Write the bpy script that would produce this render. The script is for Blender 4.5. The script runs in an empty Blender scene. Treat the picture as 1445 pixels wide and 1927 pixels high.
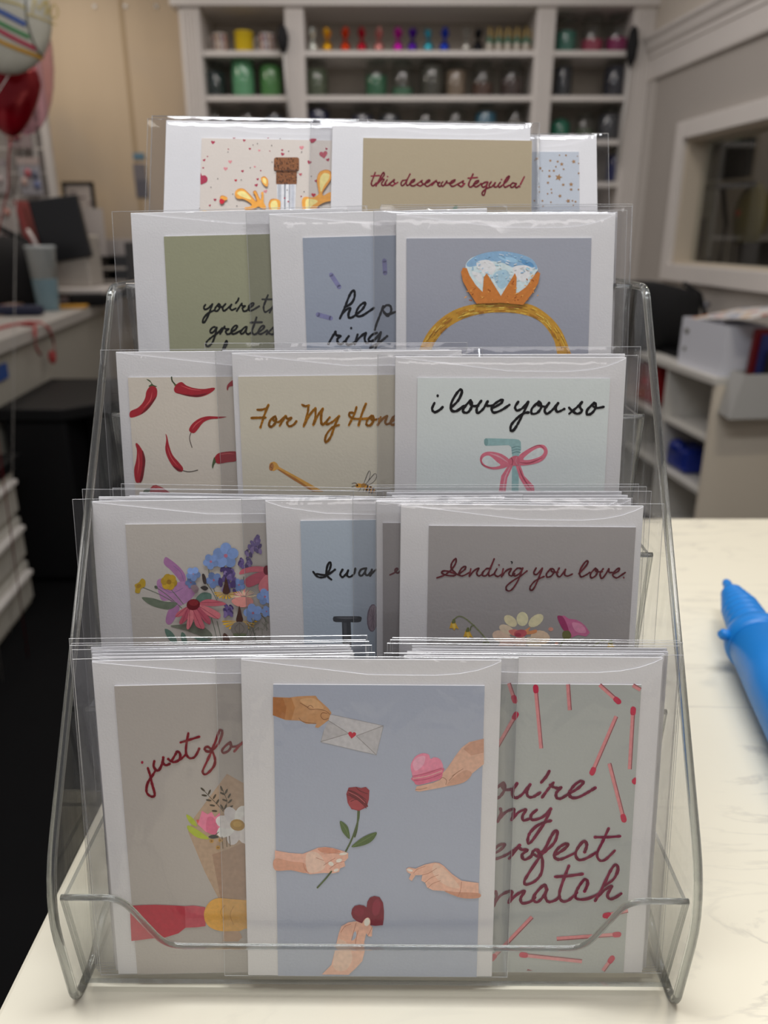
import bpy, bmesh, math, random
from mathutils import Vector, Matrix, noise
random.seed(7)
S = bpy.context.scene
COL = S.collection
W, H, F = 1445.0, 1927.0, 1450.0

# ------------------------------------------------------------------ camera
CAM = Vector((0, 0, 1.30))
PITCH = math.radians(20.0)
cd = bpy.data.cameras.new('camera'); cam = bpy.data.objects.new('camera', cd); COL.objects.link(cam)
cam.location = CAM; cam.rotation_euler = (math.pi / 2 - PITCH, 0, 0)
cd.sensor_fit = 'VERTICAL'; cd.sensor_height = 36; cd.lens = F / H * 36
cd.clip_start = 0.01; cd.clip_end = 60
cd.dof.use_dof = True; cd.dof.focus_distance = 0.415; cd.dof.aperture_fstop = 7.0
S.camera = cam
# ------------------------------------------------------------------ view
S.view_settings.view_transform = 'Standard'; S.view_settings.look = 'None'
S.view_settings.exposure = 0.0; S.view_settings.gamma = 1.0; S.view_settings.use_curve_mapping = False
S.cycles.transparent_max_bounces = 64; S.cycles.max_bounces = 10
S.cycles.glossy_bounces = 4; S.cycles.transmission_bounces = 6; S.cycles.diffuse_bounces = 4
S.cycles.caustics_reflective = False; S.cycles.caustics_refractive = False
S.cycles.sample_clamp_indirect = 6.0
# ------------------------------------------------------------------ world
wd = bpy.data.worlds.new('world'); S.world = wd; wd.use_nodes = True
bg = wd.node_tree.nodes['Background']; bg.inputs[0].default_value = (1.0, 0.955, 0.965, 1); bg.inputs[1].default_value = 0.225

def area(name, loc, target, sx, sy, power, col):
    l = bpy.data.lights.new(name, 'AREA'); l.shape = 'RECTANGLE'; l.size = sx; l.size_y = sy
    l.energy = power; l.color = col
    o = bpy.data.objects.new(name, l); COL.objects.link(o); o.location = loc
    d = Vector(target) - Vector(loc); o.rotation_euler = d.to_track_quat('-Z', 'Y').to_euler()
    return o
area('ceiling_light_right', (1.05, 1.45, 2.75), (1.05, 1.45, 0), 0.5, 0.15, 9, (1, .89, .70))
area('ceiling_light_middle', (0.0, 0.36, 2.75), (0.0, 0.36, 0), 1.2, 0.3, 27.5, (.945, .97, 1))
area('ceiling_light_left', (-1.0, 0.6, 2.75), (-1.0, 0.6, 0), 0.3, 1.2, 6, (1, .95, .86))
area('ceiling_light_back', (0.0, 4.0, 2.75), (0.0, 4.2, 0), 1.8, 0.4, 10, (1, .93, .89))
area('ceiling_light_back_left', (-1.9, 4.2, 2.75), (-1.9, 4.6, 0), 0.4, 1.2, 11, (1, .88, .76))
area('ceiling_light_back_right', (1.0, 2.9, 2.75), (1.0, 2.9, 0), 0.4, 1.2, 6, (1, .95, .91))
area('workroom_fill_light', (3.0, 3.4, 2.3), (3.0, 3.4, 0), .5, .5, 5, (1, .95, .85))  # unseen lamp added to brighten the room behind the pane
area('ceiling_light_front', (0.25, -1.3, 2.7), (0.25, -1.0, 0), 1.2, 0.4, 7, (1, .95, .95))

# ------------------------------------------------------------------ pixel <-> world
R_ = Vector((1, 0, 0)); U_ = Vector((0, math.sin(PITCH), math.cos(PITCH))); FW = Vector((0, math.cos(PITCH), -math.sin(PITCH)))
def ray(u, v): return R_ * ((u - W / 2) / F) + U_ * ((H / 2 - v) / F) + FW
def hit(u, v, P, N):
    d = ray(u, v); return CAM + d * ((Vector(P) - CAM).dot(N) / d.dot(N))
def at_y(u, v, y): return hit(u, v, (0, y, 0), Vector((0, 1, 0)))
def at_z(u, v, z): return hit(u, v, (0, 0, z), Vector((0, 0, 1)))

# ------------------------------------------------------------------ materials
def s2l(c): return c / 12.92 if c <= .04045 else ((c + .055) / 1.055) ** 2.4
def rgb(r, g, b, k=1.0): return tuple(min(.95, s2l(c / 255) * k) for c in (r, g, b)) + (1,)
MATS = {}
def mat(name, col, rough=.5, metal=0.0, noise_amt=0.0, nscale=30.0, bump=0.0, bscale=60.0, spec=.5, trans=0.0, emit=None, coat=0.0):
    if name in MATS: return MATS[name]
    m = bpy.data.materials.new(name); m.use_nodes = True; nt = m.node_tree; b = nt.nodes['Principled BSDF']
    b.inputs['Base Color'].default_value = col; b.inputs['Roughness'].default_value = rough
    b.inputs['Metallic'].default_value = metal; b.inputs['Specular IOR Level'].default_value = spec
    b.inputs['Coat Weight'].default_value = coat
    if trans: b.inputs['Transmission Weight'].default_value = trans
    if emit: b.inputs['Emission Color'].default_value = emit[0]; b.inputs['Emission Strength'].default_value = emit[1]
    tc = nt.nodes.new('ShaderNodeTexCoord')
    n = nt.nodes.new('ShaderNodeTexNoise'); n.inputs['Scale'].default_value = nscale; n.inputs['Detail'].default_value = 4
    nt.links.new(tc.outputs['Object'], n.inputs['Vector'])
    rp = nt.nodes.new('ShaderNodeMapRange'); rp.inputs[3].default_value = 1 - noise_amt - .01; rp.inputs[4].default_value = 1 + noise_amt + .01
    nt.links.new(n.outputs[0], rp.inputs[0])
    mx = nt.nodes.new('ShaderNodeVectorMath'); mx.operation = 'SCALE'; mx.inputs[0].default_value = col[:3]
    nt.links.new(rp.outputs[0], mx.inputs['Scale']); nt.links.new(mx.outputs[0], b.inputs['Base Color'])
    if bump:
        n2 = nt.nodes.new('ShaderNodeTexNoise'); n2.inputs['Scale'].default_value = bscale; n2.inputs['Detail'].default_value = 3
        nt.links.new(tc.outputs['Object'], n2.inputs['Vector'])
        bp = nt.nodes.new('ShaderNodeBump'); bp.inputs['Strength'].default_value = bump; bp.inputs['Distance'].default_value = .002
        nt.links.new(n2.outputs[0], bp.inputs['Height']); nt.links.new(bp.outputs[0], b.inputs['Normal'])
    MATS[name] = m; return m

def clear_mat(name, tint, rough, f0, haze=0.0, bump=0.0, bscale=40.0, power=5.0, stretch=None):
    m = bpy.data.materials.new(name); m.use_nodes = True; nt = m.node_tree; nt.nodes.clear()
    out = nt.nodes.new('ShaderNodeOutputMaterial')
    tr = nt.nodes.new('ShaderNodeBsdfTransparent'); tr.inputs[0].default_value = tint + (1,)
    gl = nt.nodes.new('ShaderNodeBsdfGlossy'); gl.inputs['Roughness'].default_value = rough
    lw = nt.nodes.new('ShaderNodeLayerWeight'); lw.inputs['Blend'].default_value = .5
    pw = nt.nodes.new('ShaderNodeMath'); pw.operation = 'POWER'; pw.inputs[1].default_value = power
    nt.links.new(lw.outputs['Facing'], pw.inputs[0])
    mr = nt.nodes.new('ShaderNodeMapRange'); mr.inputs[3].default_value = f0; mr.inputs[4].default_value = .9
    nt.links.new(pw.outputs[0], mr.inputs[0])
    base = tr
    if haze:
        df = nt.nodes.new('ShaderNodeBsdfDiffuse'); df.inputs[0].default_value = (.9, .9, .92, 1)
        hz = nt.nodes.new('ShaderNodeMixShader'); hz.inputs[0].default_value = haze
        nt.links.new(tr.outputs[0], hz.inputs[1]); nt.links.new(df.outputs[0], hz.inputs[2]); base = hz
    mx = nt.nodes.new('ShaderNodeMixShader')
    nt.links.new(mr.outputs[0], mx.inputs[0]); nt.links.new(base.outputs[0], mx.inputs[1]); nt.links.new(gl.outputs[0], mx.inputs[2])
    if bump:
        tc = nt.nodes.new('ShaderNodeTexCoord'); n2 = nt.nodes.new('ShaderNodeTexNoise')
        mp = nt.nodes.new('ShaderNodeMapping')
        if stretch: mp.inputs['Scale'].default_value = stretch
        n2.inputs['Scale'].default_value = bscale; n2.inputs['Detail'].default_value = 3; n2.inputs['Distortion'].default_value = .8
        nt.links.new(tc.outputs['Object'], mp.inputs[0]); nt.links.new(mp.outputs[0], n2.inputs['Vector'])
        bp = nt.nodes.new('ShaderNodeBump'); bp.inputs['Strength'].default_value = bump; bp.inputs['Distance'].default_value = .004
        nt.links.new(n2.outputs[0], bp.inputs['Height'])
        nt.links.new(bp.outputs[0], gl.inputs['Normal'])
    nt.links.new(mx.outputs[0], out.inputs[0]); MATS[name] = m; return m

FILM = clear_mat('clear_film', (.974, .974, .978), .07, .042, haze=.004, bump=.5, bscale=28, stretch=(1, 1, .5))
FILM_EDGE = clear_mat('clear_film_edge', (.78, .78, .79), .15, .25, haze=.55)
ACRYL = clear_mat('clear_acrylic', (.986, .989, .986), .015, .03)
ACRYL_EDGE = clear_mat('clear_acrylic_edge', (.62, .635, .62), .08, .16, haze=.07, power=2.5)
GLASS = clear_mat('clear_jar_glass', (.90, .92, .91), .03, .07)
PANE = clear_mat('window_glass', (.93, .94, .93), .01, .06)
def rim_mat():
    m = bpy.data.materials.new('polished_acrylic_rim'); m.use_nodes = True; nt = m.node_tree; nt.nodes.clear()
    out = nt.nodes.new('ShaderNodeOutputMaterial'); g = nt.nodes.new('ShaderNodeBsdfGlass'); g.inputs['IOR'].default_value = 1.49; g.inputs['Roughness'].default_value = .03; g.inputs['Color'].default_value = (.94, .95, .945, 1)
    t = nt.nodes.new('ShaderNodeBsdfTransparent'); mx = nt.nodes.new('ShaderNodeMixShader'); mx.inputs[0].default_value = .75
    nt.links.new(t.outputs[0], mx.inputs[1]); nt.links.new(g.outputs[0], mx.inputs[2]); nt.links.new(mx.outputs[0], out.inputs[0]); return m
RIM = rim_mat()
PAPER = mat('white_envelope_paper', (.80, .785, .79, 1), .75, noise_amt=.015, nscale=260, bump=.06, bscale=900)

def print_mat():
    m = bpy.data.materials.new('printed_ink'); m.use_nodes = True; nt = m.node_tree; b = nt.nodes['Principled BSDF']
    b.inputs['Roughness'].default_value = .6; b.inputs['Specular IOR Level'].default_value = .25
    a = nt.nodes.new('ShaderNodeVertexColor'); a.layer_name = 'ink'
    tc = nt.nodes.new('ShaderNodeTexCoord'); n = nt.nodes.new('ShaderNodeTexNoise'); n.inputs['Scale'].default_value = 420; n.inputs['Detail'].default_value = 5
    nt.links.new(tc.outputs['Object'], n.inputs['Vector'])
    mr = nt.nodes.new('ShaderNodeMapRange'); mr.inputs[1].default_value = .3; mr.inputs[2].default_value = .7; mr.inputs[3].default_value = .91; mr.inputs[4].default_value = 1.08
    nt.links.new(n.outputs[0], mr.inputs[0])
    vm = nt.nodes.new('ShaderNodeVectorMath'); vm.operation = 'SCALE'
    nt.links.new(a.outputs[0], vm.inputs[0]); nt.links.new(mr.outputs[0], vm.inputs['Scale']); nt.links.new(vm.outputs[0], b.inputs['Base Color'])
    return m
INK = print_mat()

# ------------------------------------------------------------------ mesh helpers
class MB:
    def __init__(self): self.v = []; self.f = []; self.mi = []; self.sm = []; self.mats = []
    def _m(self, m):
        if m is None: return 0
        if m not in self.mats: self.mats.append(m)
        return self.mats.index(m)
    def face(self, idx, m=None, smooth=False):
        self.f.append(tuple(idx)); self.mi.append(self._m(m)); self.sm.append(smooth)
    def verts(self, pts):
        n = len(self.v); self.v.extend(Vector(p) for p in pts); return n
    def box(self, lo, hi, m=None, M=None):
        x0, y0, z0 = lo; x1, y1, z1 = hi
        p = [Vector(q) for q in ((x0,y0,z0),(x1,y0,z0),(x1,y1,z0),(x0,y1,z0),(x0,y0,z1),(x1,y0,z1),(x1,y1,z1),(x0,y1,z1))]
        if M: p = [M @ q for q in p]
        n = self.verts(p)
        for q in ((0,3,2,1),(4,5,6,7),(0,1,5,4),(1,2,6,5),(2,3,7,6),(3,0,4,7)): self.face([n + i for i in q], m)
        return self
    def prism(self, poly, d, m=None, m_side=None, M=None):
        """poly: 3-D outline, d: extrusion vector"""
        d = Vector(d); a = [Vector(p) for p in poly]; b = [p + d for p in a]
        if M: a = [M @ p for p in a]; b = [M @ p for p in b]
        k = len(a); n = self.verts(a + b)
        self.face([n + i for i in range(k)][::-1], m); self.face([n + k + i for i in range(k)], m)
        for i in range(k): j = (i + 1) % k; self.face((n + i, n + j, n + k + j, n + k + i), m_side or m)
        return self
    def lathe(self, prof, c=(0,0,0), seg=24, m=None, M=None, smooth=True):
        c = Vector(c); k = len(prof); pts = []
        for s in range(seg):
            t = 2 * math.pi * s / seg
            for r, z in prof: pts.append(c + Vector((r * math.cos(t), r * math.sin(t), z)))
        if M: pts = [M @ p for p in pts]
        n = self.verts(pts)
        for s in range(seg):
            s2 = (s + 1) % seg
            for i in range(k - 1): self.face((n + s*k + i, n + s2*k + i, n + s2*k + i + 1, n + s*k + i + 1), m, smooth)
        self.face([n + s*k for s in range(seg)][::-1], m); self.face([n + s*k + k - 1 for s in range(seg)], m)
        return self
    def tube(self, path, r, m=None, seg=8, closed=False, smooth=True, axis=None):
        path = [Vector(p) for p in path]; k = len(path); rings = []
        up = Vector((0, 0, 1))
        for i, p in enumerate(path):
            if closed: t = path[(i + 1) % k] - path[i - 1]
            else: t = path[min(i + 1, k - 1)] - path[max(i - 1, 0)]
            t.normalize()
            a = Vector(axis) if axis else t.cross(up)
            if a.length < 1e-3: a = t.cross(Vector((0, 1, 0)))
            a.normalize(); b = t.cross(a).normalized()
            rr = r[i] if isinstance(r, (list, tuple)) else r
            rings.append([p + (a * math.cos(2*math.pi*j/seg) + b * math.sin(2*math.pi*j/seg)) * rr for j in range(seg)])
        n = self.verts([q for rg in rings for q in rg])
        for i in range(k if closed else k - 1):
            i2 = (i + 1) % k
            for j in range(seg): j2 = (j + 1) % seg; self.face((n+i*seg+j, n+i*seg+j2, n+i2*seg+j2, n+i2*seg+j), m, smooth)
        if not closed:
            self.face([n + j for j in range(seg)], m); self.face([n + (k-1)*seg + j for j in range(seg)][::-1], m)
        return self
    def ball(self, c, rx, ry, rz, m=None, seg=16, rings=10, M=None, f=None):
        pts = []
        for i in range(rings + 1):
            ph = math.pi * i / rings
            for j in range(seg):
                t = 2 * math.pi * j / seg
                q = Vector((rx * math.sin(ph) * math.cos(t), ry * math.sin(ph) * math.sin(t), rz * math.cos(ph)))
                if f: q = f(q)
                pts.append(Vector(c) + q)
        if M: pts = [M @ p for p in pts]
        n = self.verts(pts)
        for i in range(rings):
            for j in range(seg): j2 = (j + 1) % seg; self.face((n+i*seg+j, n+(i+1)*seg+j, n+(i+1)*seg+j2, n+i*seg+j2), m, True)
        return self
    def build(self, name, m=None, parent=None, bevel=0.0, seg=2, fix=True, doubles=False):
        me = bpy.data.meshes.new(name)
        me.from_pydata([tuple(p) for p in self.v], [], self.f)
        mats = self.mats if self.mats else [m]
        if self.mats and m is not None and m not in mats: mats.append(m)
        for q in mats: me.materials.append(q)
        for p, i, s in zip(me.polygons, self.mi, self.sm): p.material_index = i; p.use_smooth = s
        if fix:
            b = bmesh.new(); b.from_mesh(me)
            if doubles: bmesh.ops.remove_doubles(b, verts=b.verts, dist=1e-6)
            bmesh.ops.recalc_face_normals(b, faces=b.faces); b.to_mesh(me); b.free()
        o = bpy.data.objects.new(name, me); COL.objects.link(o)
        if parent is not None: o.parent = parent
        if bevel:
            md = o.modifiers.new('bevel', 'BEVEL'); md.width = bevel; md.segments = seg; md.limit_method = 'ANGLE'; md.harden_normals = False
        return o

def tag(o, label, cat, group=None, kind=None):
    o['label'] = label; o['category'] = cat
    if group: o['group'] = group
    if kind: o['kind'] = kind
    return o
def thing(name, label, cat, loc=(0, 0, 0), group=None, M=None, rz=0.0):
    o = bpy.data.objects.new(name, None); COL.objects.link(o); o.empty_display_size = .02
    if M is not None: o.matrix_world = M
    else: o.location = loc; o.rotation_euler = (0, 0, rz)
    return tag(o, label, cat, group)
def struct(o):
    o['kind'] = 'structure'; return o
def copy_tree(o, loc, label, group=None):
    c = o.copy(); COL.objects.link(c); c.location = loc; c['label'] = label
    if group: c['group'] = group
    for ch in list(o.children):
        d = ch.copy(); COL.objects.link(d); d.parent = c
        for g in list(ch.children):
            e = g.copy(); COL.objects.link(e); e.parent = d
    return c
ORD = ['first', 'second', 'third', 'fourth', 'fifth', 'sixth', 'seventh', 'eighth', 'ninth', 'tenth', 'eleventh', 'twelfth']

def spline(pts, n=5, closed=False):
    """Catmull-Rom through 2-D points"""
    k = len(pts); out = []
    if k < 3 and not closed: return list(pts)
    for i in range(k if closed else k - 1):
        p1, p2 = pts[i], pts[(i + 1) % k]
        p0 = pts[i - 1] if (closed or i > 0) else p1
        p3 = pts[(i + 2) % k] if (closed or i + 2 < k) else p2
        for j in range(n):
            t = j / n
            out.append(tuple(.5 * ((2*p1[a]) + (-p0[a]+p2[a])*t + (2*p0[a]-5*p1[a]+4*p2[a]-p3[a])*t*t + (-p0[a]+3*p1[a]-3*p2[a]+p3[a])*t**3) for a in (0, 1)))
    if not closed: out.append(tuple(pts[-1]))
    return out
# ================================================================== printed artwork helpers
INKK = 1.62
def sat(c, k=1.5):
    m = max(c); return tuple(max(4, m - (m - q) * (1 + (k - 1) * .5)) * .97 for q in c)
class Art:
    def __init__(self, M, y): self.M = M; self.Mi = M.inverted(); self.y = y; self.L = 0; self.v = []; self.f = []; self.c = []; self.rnd = random.Random(3)
    def loc(self, C, p):
        u, v = C[0] + p[0] / C[2], C[1] + p[1] / C[2]
        q = self.Mi @ hit(u, v, self.M @ Vector((0, self.y, 0)), self.M.col[1].xyz)
        return (q.x, q.z)
    def px(self, C, p):
        q = self.M @ Vector((0, self.y, 0)); u, v = C[0] + p[0] / C[2], C[1] + p[1] / C[2]
        h = hit(u, v, q, self.M.col[1].xyz); return (h - CAM).dot(FW) / F
    def _add(self, pts, col, new=True):
        if new: self.L += 1
        n = len(self.v); y = self.y - self.L * 4e-6
        self.v += [(x, y, z) for x, z in pts]; self.f.append(tuple(range(n, n + len(pts)))); self.c.append(col)
    def poly(self, C, pts, col, sm=False, k=1.0):
        if sm: pts = spline(pts, 4, True)
        self._add([self.loc(C, p) for p in pts], rgb(*col, INKK * k))
    def ell(self, C, cx, cy, rx, ry, rot, col, n=14):
        a = math.radians(rot); ca, sa = math.cos(a), math.sin(a)
        self.poly(C, [(cx + rx*math.cos(t)*ca - ry*math.sin(t)*sa, cy + rx*math.cos(t)*sa + ry*math.sin(t)*ca) for t in (2*math.pi*i/n for i in range(n))], col)
    def stroke(self, C, pts, w, col, sm=True, rough=0.0, taper=False, cap=True):
        p = [self.loc(C, q) for q in (spline(pts, 5) if sm else pts)]
        r0 = w * self.px(C, pts[0]) / 2; cc = rgb(*col, INKK); self.L += 1; k = len(p)
        prev = None
        for i, (x, z) in enumerate(p):
            a, b = p[max(i-1, 0)], p[min(i+1, k-1)]
            dx, dz = b[0]-a[0], b[1]-a[1]; l = math.hypot(dx, dz) or 1
            r = r0 * (1 + rough * (self.rnd.random() - .5))
            if taper: r *= max(.15, 1 - i / (k - 1)) if taper == 1 else max(.15, math.sin(math.pi * (i + .3) / (k - .4)))
            e = ((x - dz/l*r, z + dx/l*r), (x + dz/l*r, z - dx/l*r))
            if prev: self._add([prev[0], prev[1], e[1], e[0]], cc, False)
            if cap and not taper: self._add([(x + r*math.cos(t), z + r*math.sin(t)) for t in (math.pi*j/4 for j in range(8))], cc, False)
            prev = e
    def write(self, C, strokes, w, col):
        for s in strokes:
            if len(s) == 1: self.ell(C, s[0][0], s[0][1], w*C[2]*.7, w*C[2]*.8, 0, col)
            else: self.stroke(C, s, w * 1.38, sat(col), rough=.4)
    def heart(self, C, x, y, s, col, rot=0):
        a = math.radians(rot); pts = []
        for i in range(18):
            t = 2*math.pi*i/18; hx = 16*math.sin(t)**3; hy = -(13*math.cos(t)-5*math.cos(2*t)-2*math.cos(3*t)-math.cos(4*t))
            hx, hy = hx*s/16, hy*s/16; pts.append((x + hx*math.cos(a) - hy*math.sin(a), y + hx*math.sin(a) + hy*math.cos(a)))
        self.poly(C, pts, col)
    def star(self, C, x, y, s, col, rot=0):
        self.poly(C, [(x + (s if i % 2 == 0 else s*.45)*math.sin(rot + math.pi*i/5), y - (s if i % 2 == 0 else s*.45)*math.cos(rot + math.pi*i/5)) for i in range(10)], col)
    def flower(self, C, x, y, r, n, col, cc, pw=.36, rot=0, rc=.14):
        for i in range(n):
            a = rot + 2*math.pi*i/n; k = .88 + .2*self.rnd.random()
            self.ell(C, x + r*.56*math.cos(a), y + r*.56*math.sin(a), r*.46, r*pw, math.degrees(a), tuple(min(255, c*k) for c in col), 12)
        self.ell(C, x, y, r*rc, r*rc, 0, cc, 10)
    def build(self, name, parent):
        if not self.f: return None
        me = bpy.data.meshes.new(name); me.from_pydata(self.v, [], self.f); me.materials.append(INK)
        at = me.color_attributes.new('ink', 'FLOAT_COLOR', 'CORNER'); i = 0
        for p, c in zip(me.polygons, self.c):
            for _ in p.loop_indices: at.data[i].color = c; i += 1
        o = bpy.data.objects.new(name, me); COL.objects.link(o); o.parent = parent
        return o
_art = {}
A1=(260,210,3.284); A2=(660,210,2.89); A3=(200,380,3.284); A4=(540,380,2.189); A5=(180,640,3.803); A6=(420,640,3.803); A7=(720,640,2.779); A8=(130,910,3.3605)
B1=(480,910,4.014); B2=(740,910,2.676); B3=(120,1200,3.6125); B4=(80,1520,3.284); B5=(440,1220,2.779); B6=(440,1520,2.779); B7=(900,1220,3.44); B8=(900,1520,3.36)
T1=(920,1440,5.558); T2=(800,720,4.1286); T3=(810,1040,3.8026); T4=(690,310,4.661); T5=(460,745,4.983); T6=(370,540,9.031); T7=(600,530,9.633); T8=(250,1370,6.881); PX=(0,0,1.0)

def art_bouquet(a, t):
    c = (135, 26, 50)
    t.write(T8, [[(122,443)], [(195,515),(222,600),(250,720),(285,860),(240,885),(180,830),(190,720),(250,620),(300,540)],
        [(280,425),(270,490),(300,540),(340,540),(380,460),(395,380)], [(395,380),(395,450),(430,480),(480,460)],
        [(460,400),(500,420),(555,335),(580,300),(615,340),(600,410),(540,440),(490,425)], [(540,440),(620,400),(690,340)],
        [(720,65),(695,200),(690,320),(730,385),(790,380),(830,330),(860,265)], [(620,185),(720,155),(860,110)],
        [(1010,290),(1060,200),(1110,60),(1135,25),(1158,60),(1110,200),(1020,290),(960,300),(930,265),(970,240),(1020,285),(1065,400),(1045,500),(950,595),(905,560),(960,430),(1030,280)],
        [(1265,180),(1200,230),(1155,290),(1180,320),(1240,290),(1275,230),(1260,180),(1280,235),(1360,230),(1420,190)], [(1315,300),(1420,180)]], 3.4, c)
    a.poly(PX, [(427,1456),(457,1473),(470,1480),(470,1705),(416,1700),(385,1640),(354,1565),(365,1539)], (158,134,112))
    a.poly(B4, [(1048,290),(1160,250),(1240,215),(1290,300),(1290,560),(1105,585)], (146,118,98))
    st = (58,48,34)
    for s in ([(940,1025),(990,1080),(1040,1130),(1085,1180)], [(1070,1010),(1095,1070),(1110,1120),(1080,1180)]): a.stroke(B3, s, 1.1, st)
    for x, y, r in ((945,1032,40),(990,1050,-65),(955,1072,10),(1025,1080,-60),(985,1105,10),(1045,1115,-60),(1010,1140,10),(1025,1178,5),(1072,1025,70),(1105,1045,-65),(1080,1060,25),(1125,1075,-60),(1095,1105,20),(1130,1112,-45),(1135,1150,-30),(1075,1150,60),(1100,1150,-70)):
        a.ell(B3, x, y, 20, 7, r, st, 10)
    a.poly(B4, [(888,42),(930,65),(955,115),(910,92)], (150,162,45), True); a.poly(B4, [(895,110),(940,125),(1030,190),(960,185),(905,145)], (152,164,45), True)
    a.poly(B4, [(950,75),(985,72),(1000,80),(990,108),(960,100)], (188,72,72))
    a.poly(B4, [(985,18),(1020,40),(1045,25),(1065,58),(1095,30),(1106,100),(1080,165),(1010,150),(960,103)], (205,112,138)); a.poly(B4, [(1020,60),(1065,70),(1085,160),(1015,148)], (190,92,120), True)
    for i in range(8):
        an = i*.785 + .3; a.ell(B4, 1205 + 82*math.cos(an), 108 + 68*math.sin(an), 58, 40, math.degrees(an), (206 - 8*(i % 3),202 - 8*(i % 3),198 - 6*(i % 3)))
    a.ell(B4, 1205, 106, 46, 36, 10, (150,112,28)); a.ell(B4, 1205, 100, 28, 18, 0, (168,130,45))
    a.poly(B4, [(1025,178),(1060,166),(1090,182),(1050,190)], (48,50,48), True); a.stroke(B4, [(1065,170),(1088,150)], 1.2, (48,50,48))
    for s in ([(1110,180),(1115,250)], [(1135,180),(1140,240)], [(1155,175),(1160,235)]): a.stroke(B4, s, 1.6, (90,70,45))
    for x, y in ((1045,205),(1100,200),(1085,245)): a.ell(B4, x, y, 13, 12, 0, (168,128,60)); a.ell(B4, x, y, 6, 5, 0, (120,80,35))
    a.poly(B4, [(540,605),(620,600),(700,598),(800,602),(882,607),(884,740),(840,775),(760,800),(660,808),(590,818),(550,822)], (160,42,58))
    a.poly(B4, [(880,607),(930,603),(1005,613),(1008,730),(950,738),(884,740)], (168,68,80))
    a.poly(B4, [(1000,640),(1030,585),(1080,558),(1160,562),(1250,570),(1300,580),(1300,740),(1255,745),(1200,765),(1100,760),(1040,740),(1005,700)], (196,146,66), True)
    a.poly(B4, [(1118,762),(1215,760),(1235,800),(1210,825),(1115,825)], (164,134,110))
    for s in ([(1130,600),(1100,640),(1120,690)], [(1180,610),(1160,660),(1180,720)]): a.stroke(B4, s, 1.0, (170,118,48))

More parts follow.
